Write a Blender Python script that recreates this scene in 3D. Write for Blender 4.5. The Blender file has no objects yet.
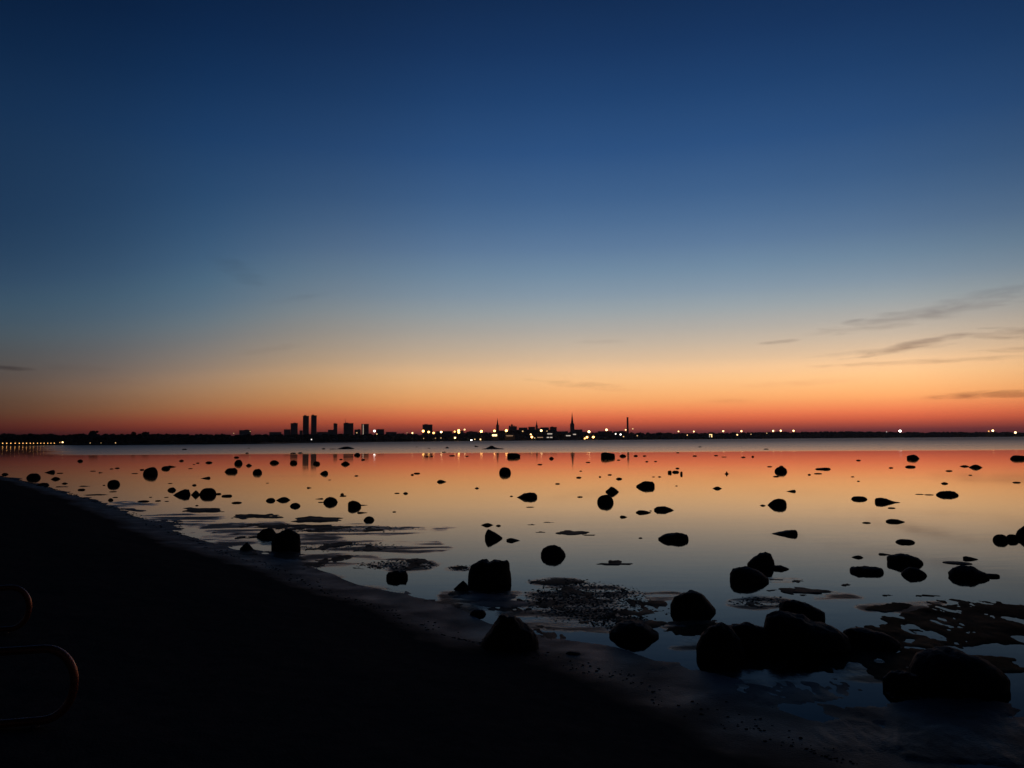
import bpy, bmesh, math, random
import numpy as np
from mathutils import Vector, Matrix, noise as mnoise

R = math.radians
C = bpy.context.scene.collection
scene = bpy.context.scene

# ------------------------------------------------------------------ camera
F = 804.0                      # focal length in pixels of a 1024 px wide frame
EYE = Vector((0, 0, 2.6))      # eye height above the water
PITCH, ROLL = R(3.99), R(0.436)
fwd = Vector((0, math.cos(PITCH), math.sin(PITCH)))
r0 = Vector((1, 0, 0)); u0 = r0.cross(fwd)
rgt = math.cos(ROLL)*r0 - math.sin(ROLL)*u0
upv = math.cos(ROLL)*u0 + math.sin(ROLL)*r0
cam_d = bpy.data.cameras.new('camera')
cam = bpy.data.objects.new('camera', cam_d); C.objects.link(cam)
cam_d.sensor_width = 36; cam_d.lens = 36*F/1024
cam_d.clip_start = 0.05; cam_d.clip_end = 60000
cam.matrix_world = Matrix(((rgt.x, upv.x, -fwd.x, EYE.x), (rgt.y, upv.y, -fwd.y, EYE.y),
                           (rgt.z, upv.z, -fwd.z, EYE.z), (0, 0, 0, 1)))
scene.camera = cam

# ------------------------------------------------------------------ view
scene.view_settings.view_transform = 'Standard'
scene.view_settings.look = 'None'
scene.view_settings.exposure = 0
scene.view_settings.gamma = 1
scene.cycles.use_denoising = True
scene.cycles.sample_clamp_indirect = 6
scene.cycles.max_bounces = 6

def lin(c):
    c = c/255
    return c/12.92 if c <= .04045 else ((c+.055)/1.055)**2.4

# ------------------------------------------------------------------ sky (after sunset: the glow of the set sun low in the west)
world = bpy.data.worlds.new("World"); scene.world = world
world.use_nodes = True
nt = world.node_tree; nt.nodes.clear()
def N(t, **kw):
    n = nt.nodes.new(t)
    for k, v in kw.items(): setattr(n, k, v)
    return n
def M(op, a, b=None, c=None, clamp=False):
    n = nt.nodes.new('ShaderNodeMath'); n.operation = op; n.use_clamp = clamp
    for i, v in enumerate((a, b, c)):
        if v is None: continue
        if isinstance(v, (int, float)): n.inputs[i].default_value = v
        else: nt.links.new(v, n.inputs[i])
    return n.outputs[0]
tc = N('ShaderNodeTexCoord')
nrm = N('ShaderNodeVectorMath', operation='NORMALIZE'); nt.links.new(tc.outputs['Generated'], nrm.inputs[0])
sp = N('ShaderNodeSeparateXYZ'); nt.links.new(nrm.outputs[0], sp.inputs[0])
EL = M('MULTIPLY', M('ARCSINE', sp.outputs[2]), 180/math.pi)      # degrees above the horizon
AZ = M('MULTIPLY', M('ARCTAN2', sp.outputs[0], sp.outputs[1]), 180/math.pi)   # degrees right of the view to the west
SKY = [(-2, (8, 10, 16)), (-0.3, (30, 20, 28)), (0.0, (50, 26, 36)), (.35, (86, 40, 44)), (.64, (120, 52, 49)), (1.0, (182, 80, 58)), (1.4, (222, 103, 66)),
       (1.75, (238, 124, 78)), (2.2, (250, 150, 91)), (2.75, (255, 174, 107)), (3.4, (254, 186, 122)), (4.13, (251, 195, 137)),
       (4.9, (241, 196, 149)), (5.6, (226, 193, 158)), (6.6, (203, 184, 163)), (7.7, (180, 174, 166)), (9.0, (156, 165, 170)), (10.3, (133, 152, 169)),
       (11.8, (113, 139, 164)), (13.5, (93, 122, 156)), (15.2, (77, 109, 148)), (16.9, (63, 97, 140)), (20, (44, 80, 128)), (23.5, (31, 65, 111)),
       (26.5, (23, 53, 96)), (29.6, (17, 43, 81)), (36, (10, 30, 62)), (50, (5, 17, 42)), (90, (2, 9, 26))]
def ramp(fac, stops, lo, hi):
    n = N('ShaderNodeValToRGB'); cr = n.color_ramp; cr.interpolation = 'LINEAR'
    nt.links.new(M('DIVIDE', M('SUBTRACT', fac, lo), hi-lo), n.inputs[0])
    for i, (p, c) in enumerate(stops):
        e = cr.elements[i] if i < 2 else cr.elements.new(1.0)
        e.position = (p-lo)/(hi-lo); e.color = (*c, 1)
    return n.outputs[0]
mk = N('ShaderNodeMapRange', interpolation_type='SMOOTHSTEP'); nt.links.new(AZ, mk.inputs[0])
mk.inputs[1].default_value = -12; mk.inputs[2].default_value = -38; mk.inputs[3].default_value = 1.0; mk.inputs[4].default_value = 1.45
mh = N('ShaderNodeMapRange', interpolation_type='SMOOTHSTEP'); nt.links.new(EL, mh.inputs[0])
mh.inputs[1].default_value = 8; mh.inputs[2].default_value = 21; mh.inputs[3].default_value = 1.0; mh.inputs[4].default_value = 0.0
ELE = M('MULTIPLY', EL, M('ADD', 1.0, M('MULTIPLY', M('SUBTRACT', mk.outputs[0], 1.0), mh.outputs[0])))
sky = ramp(ELE, [(e, tuple(lin(v)/1.1*(1.12 if e < 5.5 else 1.04) for v in c)) for e, c in SKY], -2, 90)
LOW = [(-180, .02), (-90, .02), (-60, .03), (-45, .05), (-36, .08), (-31.5, .125), (-27, .215), (-21, .385), (-14, .57), (-7, .78), (4, .96), (12, 1), (20, 1.06), (26, 1.1),
       (31, .97), (40, .65), (55, .3), (80, .1), (120, .03), (180, .02)]
HIGH = [(-180, .05), (-90, .07), (-60, .14), (-45, .21), (-36, .33), (-31.5, .37), (-27, .43), (-21, .56), (-12, .74), (-4, .93), (3, 1), (16, 1), (24, .92), (32, .77), (45, .5), (65, .28), (100, .1), (180, .05)]
def tint(a, v):
    k_ = min(max((.6-v)/.5, 0), 1) if a < 0 else 0
    return (v/1.1, v/1.1, v*(1+.42*k_)/1.1)
low = ramp(AZ, [(a, tint(a, v)) for a, v in LOW], -180, 180)
high = ramp(AZ, [(a, (v*(.8 if -60 < a < -18 else 1)/1.1, v/1.1, v*(1.05 if -60 < a < -18 else .98)/1.1)) for a, v in HIGH], -180, 180)
mr = N('ShaderNodeMapRange', interpolation_type='SMOOTHSTEP')
nt.links.new(ELE, mr.inputs[0]); mr.inputs[1].default_value = 3; mr.inputs[2].default_value = 14
mx = N('ShaderNodeMix', data_type='RGBA'); nt.links.new(mr.outputs[0], mx.inputs[0]); nt.links.new(low, mx.inputs[6]); nt.links.new(high, mx.inputs[7])
mul = N('ShaderNodeMix', data_type='RGBA', blend_type='MULTIPLY'); mul.inputs[0].default_value = 1
nt.links.new(sky, mul.inputs[6]); nt.links.new(mx.outputs[2], mul.inputs[7])
# thin streaks of cloud: (azimuth, elevation, half length, half height in degrees, tilt, density)
CLOUDS = [(27.0, 7.7, 6.4, .55, .115, .5), (31.0, 8.7, 4.2, .36, .14, .30), (25.0, 7.3, 5.0, .3, .09, .35), (27.0, 5.9, 4.2, .30, .16, .9), (25.2, 5.6, 4.6, .25, .05, .4), (33.5, 6.2, 4.2, .4, .0, .7),
          (33.0, 5.2, 3.0, .2, -.02, .5), (27.5, 4.75, 8, .2, 0, .42), (30.4, 2.55, 3.6, .30, .02, .95), (18.6, 6.5, 1.4, .16, .06, .55),
          (23.2, 7.6, 1.1, .15, .10, .5), (15.0, 2.6, 2.2, .2, -.02, .2), (5.2, 3.85, 4.2, .3, -.10, .3), (-18.9, 11.5, 1.9, .8, -.45, .22),
          (-14.8, 9.9, 2.2, .25, .2, .16), (-16.8, 6.3, 2.2, .3, .18, .16), (-32.2, 4.6, 1.6, .16, -.06, .8), (-28.5, 4.7, 2.2, .25, 0, .15), (20, 3.7, 4.5, .25, .04, .15), (6.2, 6.9, 2.2, .2, 0, .14),
          (-26, 3.9, 3, .25, .03, .12)]
cv = N('ShaderNodeCombineXYZ'); nt.links.new(M('MULTIPLY', AZ, .55), cv.inputs[0]); nt.links.new(M('MULTIPLY', EL, 3.2), cv.inputs[1])
nz = N('ShaderNodeTexNoise'); nz.inputs['Scale'].default_value = 1.0; nz.inputs['Detail'].default_value = 5; nz.inputs['Distortion'].default_value = .4
nt.links.new(cv.outputs[0], nz.inputs['Vector'])
nfac = M('MULTIPLY', M('SUBTRACT', nz.outputs[0], .5), 3.2)
total = None
for (a, e, ra, re, tilt, dens) in CLOUDS:
    da = M('SUBTRACT', AZ, a)
    de = M('SUBTRACT', M('SUBTRACT', EL, e), M('MULTIPLY', da, tilt))
    q = M('ADD', M('POWER', M('ABSOLUTE', M('DIVIDE', da, ra)), 2.0), M('POWER', M('ABSOLUTE', M('DIVIDE', de, re)), 2.0))
    m = M('MULTIPLY', M('ADD', M('SUBTRACT', 1.0, q), M('MULTIPLY', nfac, .9)), dens*.82)
    m = M('MAXIMUM', m, 0.0)
    total = m if total is None else M('MAXIMUM', total, m)
total = M('MINIMUM', total, 1.0)
cl = N('ShaderNodeMix', data_type='RGBA', blend_type='MULTIPLY'); nt.links.new(total, cl.inputs[0])
nt.links.new(mul.outputs[2], cl.inputs[6]); cl.inputs[7].default_value = (.55, .52, .54, 1)
bg = N('ShaderNodeBackground'); bg.inputs['Strength'].default_value = 1.21
nt.links.new(cl.outputs[2], bg.inputs[0])
wo = N('ShaderNodeOutputWorld'); nt.links.new(bg.outputs[0], wo.inputs[0])

# ------------------------------------------------------------------ helpers
rng = random.Random(7)
def ray(px, py):
    return (fwd*F + rgt*(px-512) - upv*(py-384)).normalized()
def on_level(px, py, z=0.0):
    d = ray(px, py); t = (z-EYE.z)/d.z
    return EYE + d*t
def at_range(px, py, dist):
    """point seen at px, py whose horizontal forward distance is dist"""
    d = ray(px, py)
    return EYE + d*(dist/d.y)

def mat(name, col, rough=.7, spec=.5, **kw):
    m = bpy.data.materials.new(name); m.use_nodes = True
    b = m.node_tree.nodes['Principled BSDF']
    b.inputs['Base Color'].default_value = (*col, 1)
    b.inputs['Roughness'].default_value = rough
    b.inputs['Specular IOR Level'].default_value = spec
    for k, v in kw.items(): b.inputs[k].default_value = v
    return m
def textured(name, c1, c2, scale, rough=(.6, .9), bump=.3, bscale=None, spec=.5):
    m = mat(name, c1, rough[0], spec); t = m.node_tree; b = t.nodes['Principled BSDF']
    tcn = t.nodes.new('ShaderNodeTexCoord')
    n = t.nodes.new('ShaderNodeTexNoise'); n.inputs['Scale'].default_value = scale; n.inputs['Detail'].default_value = 8
    t.links.new(tcn.outputs['Object'], n.inputs['Vector'])
    r = t.nodes.new('ShaderNodeValToRGB'); r.color_ramp.elements[0].color = (*c1, 1); r.color_ramp.elements[1].color = (*c2, 1)
    r.color_ramp.elements[0].position = .35; r.color_ramp.elements[1].position = .68
    t.links.new(n.outputs[0], r.inputs[0]); t.links.new(r.outputs[0], b.inputs['Base Color'])
    mrr = t.nodes.new('ShaderNodeMapRange'); mrr.inputs[3].default_value = rough[0]; mrr.inputs[4].default_value = rough[1]
    t.links.new(n.outputs[0], mrr.inputs[0]); t.links.new(mrr.outputs[0], b.inputs['Roughness'])
    n2 = t.nodes.new('ShaderNodeTexNoise'); n2.inputs['Scale'].default_value = bscale or scale*6; n2.inputs['Detail'].default_value = 6
    t.links.new(tcn.outputs['Object'], n2.inputs['Vector'])
    bp = t.nodes.new('ShaderNodeBump'); bp.inputs['Strength'].default_value = bump; bp.inputs['Distance'].default_value = .03
    t.links.new(n2.outputs[0], bp.inputs['Height']); t.links.new(bp.outputs[0], b.inputs['Normal'])
    return m
def emit(name, col, s):
    m = mat(name, (.1, .1, .1), .5)
    b = m.node_tree.nodes['Principled BSDF']
    b.inputs['Emission Color'].default_value = (*col, 1); b.inputs['Emission Strength'].default_value = s
    return m

def tag(o, label=None, cat=None, group=None, kind=None):
    if label: o['label'] = label
    if cat: o['category'] = cat
    if group: o['group'] = group
    if kind: o['kind'] = kind
    return o
def link_mesh(name, me, m, parent=None, smooth=False):
    me.materials.append(m)
    if smooth:
        me.polygons.foreach_set('use_smooth', [True]*len(me.polygons))
    o = bpy.data.objects.new(name, me); C.objects.link(o)
    if parent: o.parent = parent
    return o
def from_arrays(name, v, f, m, parent=None, smooth=False):
    me = bpy.data.meshes.new(name); me.from_pydata([tuple(p) for p in v], [], [tuple(q) for q in f]); me.update()
    return link_mesh(name, me, m, parent, smooth)
def from_bm(name, bm, m, parent=None, smooth=False):
    me = bpy.data.meshes.new(name); bm.normal_update(); bm.to_mesh(me); bm.free()
    return link_mesh(name, me, m, parent, smooth)
def thing(name, label, cat, loc, group=None, rz=0):
    o = bpy.data.objects.new(name, None); C.objects.link(o)
    o.location = loc; o.rotation_euler = (0, 0, rz); o.empty_display_size = .2
    return tag(o, label, cat, group)
def bm_box(bm, x0, x1, y0, y1, z0, z1):
    vs = [bm.verts.new(p) for p in ((x0,y0,z0),(x1,y0,z0),(x1,y1,z0),(x0,y1,z0),(x0,y0,z1),(x1,y0,z1),(x1,y1,z1),(x0,y1,z1))]
    for q in ((0,3,2,1),(4,5,6,7),(0,1,5,4),(1,2,6,5),(2,3,7,6),(3,0,4,7)): bm.faces.new([vs[i] for i in q])
def bm_rings(bm, rings, n=10, cx=0, cy=0, cap=True):
    """surface of revolution: rings of (radius, z)"""
    L = []
    for (r, z) in rings:
        L.append([bm.verts.new((cx+r*math.cos(2*math.pi*k/n+.39), cy+r*math.sin(2*math.pi*k/n+.39), z)) for k in range(n)])
    for a, b in zip(L, L[1:]):
        for k in range(n): bm.faces.new((a[k], a[(k+1) % n], b[(k+1) % n], b[k]))
    if cap:
        bm.faces.new(L[-1]); bm.faces.new(L[0][::-1])
def bm_tube(bm, pts, rad, n=10, closed=False):
    L = []; m = len(pts)
    for i, p in enumerate(pts):
        p = Vector(p)
        a = Vector(pts[(i-1) % m] if closed or i > 0 else pts[0]); b = Vector(pts[(i+1) % m] if closed or i < m-1 else pts[-1])
        t = (b-a).normalized(); s = t.cross(Vector((0, 1, 0)));
        if s.length < .1: s = t.cross(Vector((1, 0, 0)))
        s.normalize(); w = t.cross(s)
        L.append([bm.verts.new(p + rad*(math.cos(2*math.pi*k/n)*s + math.sin(2*math.pi*k/n)*w)) for k in range(n)])
    for i in range(m if closed else m-1):
        a, b = L[i], L[(i+1) % m]
        for k in range(n): bm.faces.new((a[k], a[(k+1) % n], b[(k+1) % n], b[k]))
    if not closed:
        bm.faces.new(L[-1]); bm.faces.new(L[0][::-1])

def hash2(i, j, s):
    h = (i.astype(np.int64)*374761393 + j.astype(np.int64)*668265263 + s*1274126177) & 0xffffffff
    h = ((h ^ (h >> 13))*1274126177) & 0xffffffff
    return ((h ^ (h >> 16)) & 0xffff)/65535.0
def vn(x, y, s=0):
    i = np.floor(x); j = np.floor(y); u = x-i; v = y-j
    u = u*u*(3-2*u); v = v*v*(3-2*v)
    a = hash2(i, j, s); b = hash2(i+1, j, s); c = hash2(i, j+1, s); d = hash2(i+1, j+1, s)
    return (a*(1-u)+b*u)*(1-v) + (c*(1-u)+d*u)*v
def fbm(x, y, s=0, o=4):
    t = 0; a = .5
    for k in range(o):
        t = t + a*vn(x*2**k+k*17.3, y*2**k-k*9.1, s+k); a *= .5
    return t - .47          # about -.47 .. +.47
def sstep(a, b, x):
    t = np.clip((x-a)/(b-a), 0, 1); return t*t*(3-2*t)

# ------------------------------------------------------------------ materials
m_rock = textured('wet_granite', (.012, .012, .013), (.04, .038, .036), 3.0, (.5, .85), .8, 20, .12)
m_weed = textured('dark_seaweed', (.006, .008, .006), (.02, .02, .012), 5.0, (.55, .85), .4, 30, .25)
m_tree = textured('far_foliage', (.02, .03, .018), (.05, .06, .035), .3, (.8, .95), .2, 1, .2)
m_bark = textured('bark', (.04, .03, .025), (.08, .06, .05), 2, (.8, .95), .3, 10, .2)
m_wall = textured('grey_wall', (.16, .15, .15), (.22, .21, .2), .05, (.7, .9), .1, 1, .3)
m_glass = textured('dark_tower_glass', (.05, .06, .08), (.08, .09, .11), .1, (.3, .45), .1, 1, .4)
m_copper = textured('dark_roof_copper', (.05, .07, .06), (.09, .11, .09), .2, (.5, .8), .1, 1, .3)
m_tile = textured('roof_tile', (.12, .06, .045), (.18, .09, .06), .2, (.7, .9), .1, 1, .3)
m_brick = textured('chimney_brick', (.16, .08, .06), (.24, .12, .09), .2, (.7, .9), .1, 1, .3)
m_pole = textured('galvanised_steel', (.1, .1, .11), (.16, .16, .17), 1, (.4, .6), .1, 4, .4)
m_hull = textured('ship_hull', (.03, .04, .07), (.05, .06, .09), .1, (.4, .6), .1, 1, .4)
m_white = textured('white_paint', (.6, .6, .6), (.75, .75, .74), .1, (.4, .6), .1, 1, .4)
m_land = textured('far_ground', (.03, .035, .025), (.06, .06, .045), .02, (.85, .95), .2, .2, .2)
m_hoop = textured('rust_red_lacquer', (.24, .06, .03), (.34, .10, .045), 6, (.34, .5), .3, 60, .5)
m_hoop.node_tree.nodes['Principled BSDF'].inputs['Metallic'].default_value = .7
m_hoop.node_tree.nodes['Principled BSDF'].inputs['Coat Weight'].default_value = .5

# sand: dark and matt above the swash, glossy where it is wet
def sand_material():
    m = mat('beach_sand', (.03, .027, .023), .9, .2); t = m.node_tree; b = t.nodes['Principled BSDF']
    g = t.nodes.new('ShaderNodeNewGeometry'); s = t.nodes.new('ShaderNodeSeparateXYZ'); t.links.new(g.outputs['Position'], s.inputs[0])
    n = t.nodes.new('ShaderNodeTexNoise'); n.inputs['Scale'].default_value = 1.6; n.inputs['Detail'].default_value = 7; t.links.new(g.outputs['Position'], n.inputs['Vector'])
    ad = t.nodes.new('ShaderNodeMath'); ad.operation = 'MULTIPLY_ADD'; t.links.new(n.outputs[0], ad.inputs[0]); ad.inputs[1].default_value = .05; t.links.new(s.outputs[2], ad.inputs[2])
    wet = t.nodes.new('ShaderNodeMapRange'); wet.interpolation_type = 'SMOOTHSTEP'; t.links.new(ad.outputs[0], wet.inputs[0]); wet.inputs[1].default_value = .035; wet.inputs[2].default_value = .10
    wet.inputs[3].default_value = 1; wet.inputs[4].default_value = 0
    cr = t.nodes.new('ShaderNodeMix'); cr.data_type = 'RGBA'; t.links.new(wet.outputs[0], cr.inputs[0])
    n3 = t.nodes.new('ShaderNodeTexNoise'); n3.inputs['Scale'].default_value = 9; n3.inputs['Detail'].default_value = 8; t.links.new(g.outputs['Position'], n3.inputs['Vector'])
    dr = t.nodes.new('ShaderNodeValToRGB'); dr.color_ramp.elements[0].color = (.05, .048, .045, 1); dr.color_ramp.elements[1].color = (.11, .10, .09, 1)
    t.links.new(n3.outputs[0], dr.inputs[0]); t.links.new(dr.outputs[0], cr.inputs[6]); cr.inputs[7].default_value = (.016, .015, .014, 1)
    t.links.new(cr.outputs[2], b.inputs['Base Color'])
    ro = t.nodes.new('ShaderNodeMix'); ro.data_type = 'FLOAT'; t.links.new(wet.outputs[0], ro.inputs[0]); ro.inputs[2].default_value = .95
    wr = t.nodes.new('ShaderNodeMapRange'); t.links.new(n.outputs[0], wr.inputs[0]); wr.inputs[1].default_value = .3; wr.inputs[2].default_value = .7; wr.inputs[3].default_value = .5; wr.inputs[4].default_value = .75
    t.links.new(wr.outputs[0], ro.inputs[3]); t.links.new(ro.outputs[0], b.inputs['Roughness'])
    sl = t.nodes.new('ShaderNodeMix'); sl.data_type = 'FLOAT'; t.links.new(wet.outputs[0], sl.inputs[0]); sl.inputs[2].default_value = .0; sl.inputs[3].default_value = .34
    wa = t.nodes.new('ShaderNodeAttribute'); wa.attribute_name = 'weed'
    s2 = t.nodes.new('ShaderNodeMix'); s2.data_type = 'FLOAT'; t.links.new(wa.outputs['Fac'], s2.inputs[0]); t.links.new(sl.outputs[0], s2.inputs[2]); s2.inputs[3].default_value = .0
    t.links.new(s2.outputs[0], b.inputs['Specular IOR Level'])
    c2 = t.nodes.new('ShaderNodeMix'); c2.data_type = 'RGBA'; t.links.new(wa.outputs['Fac'], c2.inputs[0]); t.links.new(cr.outputs[2], c2.inputs[6]); c2.inputs[7].default_value = (.009, .011, .008, 1)
    t.links.new(c2.outputs[2], b.inputs['Base Color'])
    n2 = t.nodes.new('ShaderNodeTexNoise'); n2.inputs['Scale'].default_value = 40; n2.inputs['Detail'].default_value = 6; t.links.new(g.outputs['Position'], n2.inputs['Vector'])
    bp = t.nodes.new('ShaderNodeBump'); bp.inputs['Strength'].default_value = .35; bp.inputs['Distance'].default_value = .02
    t.links.new(n2.outputs[0], bp.inputs['Height']); t.links.new(bp.outputs[0], b.inputs['Normal'])
    return m
m_sand = sand_material()

def water_material():
    m = mat('sea_water', (.004, .007, .009), .06, .5); t = m.node_tree; b = t.nodes['Principled BSDF']
    b.inputs['IOR'].default_value = 1.33
    def K(op, a, c=None, d=None, clamp=False):
        n = t.nodes.new('ShaderNodeMath'); n.operation = op; n.use_clamp = clamp
        for i, v in enumerate((a, c, d)):
            if v is None: continue
            if isinstance(v, (int, float)): n.inputs[i].default_value = v
            else: t.links.new(v, n.inputs[i])
        return n.outputs[0]
    def MR(v, a, c, lo, hi, smooth=True):
        n = t.nodes.new('ShaderNodeMapRange'); n.interpolation_type = 'SMOOTHSTEP' if smooth else 'LINEAR'
        t.links.new(v, n.inputs[0]); n.inputs[1].default_value = a; n.inputs[2].default_value = c; n.inputs[3].default_value = lo; n.inputs[4].default_value = hi
        return n.outputs[0]
    def noise(scale, detail, sx, sy):
        mp = t.nodes.new('ShaderNodeMapping'); mp.inputs['Scale'].default_value = (sx, sy, 1); t.links.new(g.outputs['Position'], mp.inputs[0])
        n = t.nodes.new('ShaderNodeTexNoise'); n.inputs['Scale'].default_value = scale; n.inputs['Detail'].default_value = detail
        t.links.new(mp.outputs[0], n.inputs['Vector']); return n.outputs[0]
    g = t.nodes.new('ShaderNodeNewGeometry'); s = t.nodes.new('ShaderNodeSeparateXYZ'); t.links.new(g.outputs['Position'], s.inputs[0])
    X, Y = s.outputs[0], s.outputs[1]
    # the breeze ruffles the open bay beyond the sheltered shallows
    edge = K('ADD', Y, K('MULTIPLY', K('SUBTRACT', noise(.02, 4, 1, .35), .5), 22))
    edge = K('ADD', edge, K('MULTIPLY', X, .14))
    ruf1 = MR(edge, 156, 176, 0, 1)
    ruf2 = MR(edge, 165, 900, 0, 1, False)
    lee = MR(K('ADD', K('DIVIDE', X, K('MAXIMUM', Y, 1.0)), K('MULTIPLY', K('SUBTRACT', noise(.012, 3, .3, 1), .5), .09)), -.60, -.53, 0, 1)
    rough = K('ADD', .042, K('MULTIPLY', lee, K('ADD', K('MULTIPLY', ruf1, .11), K('MULTIPLY', K('POWER', ruf2, .5), .29))))
    streak = noise(.11, 4, .25, 1)
    # near darkening put into the water material: reflectance drops towards the camera
    spec_dim = MR(Y, 7, 45, .05, .32)
    # cat's-paws: patches of small ripples over the shoals
    ripple = None
    for (cx, cy, rx, ry) in RIPPLES:
        c = on_level(cx, cy); n_ = on_level(cx, cy+ry); f_ = on_level(cx, cy-ry)
        kx = rx/F*c.y; ky = (f_.y-n_.y)/2; ym = (f_.y+n_.y)/2; sl = c.x/c.y
        v_ = K('DIVIDE', K('SUBTRACT', Y, ym), ky)
        u_ = K('DIVIDE', K('SUBTRACT', K('SUBTRACT', X, c.x), K('MULTIPLY', K('SUBTRACT', Y, ym), sl)), kx)
        q = K('SUBTRACT', 1.0, K('ADD', K('MULTIPLY', u_, u_), K('MULTIPLY', v_, v_)))
        ripple = q if ripple is None else K('MAXIMUM', ripple, q)
    rn = noise(.9, 5, .8, .55); rn2 = noise(3.5, 3, .6, .5)
    rip = K('ADD', K('MULTIPLY', ripple, 1.7), K('MULTIPLY', K('SUBTRACT', rn, .53), 5.5))
    rip = K('ADD', rip, K('MULTIPLY', K('SUBTRACT', rn2, .5), 1.6))
    rip = K('MULTIPLY', MR(rip, -.1, .9, 0, 1), MR(ripple, -.7, 0, 0, 1))
    rip = K('MULTIPLY', rip, MR(noise(1.1, 5, .45, 1.5), .38, .60, .12, 1))
    rough = K('ADD', rough, K('MULTIPLY', MR(streak, .5, .72, 0, 1), .022))
    t.links.new(K('ADD', rough, K('MULTIPLY', rip, .50)), b.inputs['Roughness'])
    near = MR(Y, 8, 55, 1, 0)
    h = K('ADD', K('MULTIPLY', noise(2.2, 4, .5, 1), .6), noise(.5, 3, .4, 1))
    bp = t.nodes.new('ShaderNodeBump'); bp.inputs['Distance'].default_value = .004
    t.links.new(K('MULTIPLY', near, .5), bp.inputs['Strength'])
    t.links.new(h, bp.inputs['Height'])
    b2 = t.nodes.new('ShaderNodeBump'); b2.inputs['Distance'].default_value = .013
    t.links.new(K('MULTIPLY', spec_dim, K('SUBTRACT', 1.0, K('MULTIPLY', rip, .15))), b.inputs['Specular IOR Level'])
    t.links.new(rip, b2.inputs['Strength']); t.links.new(noise(9, 3, 1.7, .9), b2.inputs['Height'])
    t.links.new(bp.outputs[0], b2.inputs['Normal']); t.links.new(b2.outputs[0], b.inputs['Normal'])
    return m
RIPPLES = [(590, 603, 76, 23), (620, 624, 46, 9), (560, 582, 34, 5), (535, 622, 50, 14), (345, 530, 100, 6), (340, 547, 66, 8), (400, 565, 46, 8), (462, 569, 22, 4),
           (320, 560, 70, 12), (245, 534, 60, 14), (300, 578, 50, 10), (370, 592, 60, 9), (440, 612, 50, 12), (180, 520, 50, 7), (130, 505, 30, 4), (762, 602, 36, 8), (780, 580, 22, 3),
           (690, 626, 40, 6), (900, 606, 50, 8), (590, 654, 40, 8), (760, 680, 60, 14), (480, 596, 46, 10), (400, 548, 50, 10), (300, 545, 60, 12), (715, 644, 50, 14), (845, 598, 40, 7), (870, 672, 40, 12), (660, 596, 26, 6)]
m_water = water_material()

# ------------------------------------------------------------------ water
v = [(-8500, -900, 0), (8500, -900, 0), (8500, 8500, 0), (-8500, 8500, 0)]
tag(from_arrays('water', v, [(0, 1, 2, 3)], m_water), kind='structure')

# ------------------------------------------------------------------ beach and tidal shallows
SHORE_PX = [(-120, 464.5), (-50, 469), (0, 476), (30, 483), (60, 491), (90, 500), (120, 510.5), (150, 522), (180, 536), (215, 551), (250, 561), (280, 574), (310, 590), (350, 602),
            (390, 615), (430, 634), (470, 645), (520, 656), (570, 662), (610, 678), (660, 697), (720, 722), (780, 744), (850, 766), (930, 790), (1020, 815)]
SH = np.array([(p.x, p.y) for p in (on_level(*q) for q in SHORE_PX)])
SH = np.vstack([[SH[0] + (SH[0]-SH[1])/np.linalg.norm(SH[0]-SH[1])*400], SH, [SH[-1] + np.array([14., -6.])], [SH[-1] + np.array([300., -260.])]])
def shore_dist(x, y):
    best = np.full(x.shape, 1e9); sgn = np.ones(x.shape)
    for a, b in zip(SH, SH[1:]):
        d = b-a; L2 = d@d
        tt = np.clip(((x-a[0])*d[0]+(y-a[1])*d[1])/L2, 0, 1)
        dx = x-a[0]-tt*d[0]; dy = y-a[1]-tt*d[1]
        q = np.hypot(dx, dy); cr = d[0]*(y-a[1])-d[1]*(x-a[0])
        near = q < best-1e-9
        sgn = np.where(near, np.where(cr < 0, 1, -1), sgn); best = np.where(near, q, best)
    return best*sgn          # positive on the sand
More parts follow.
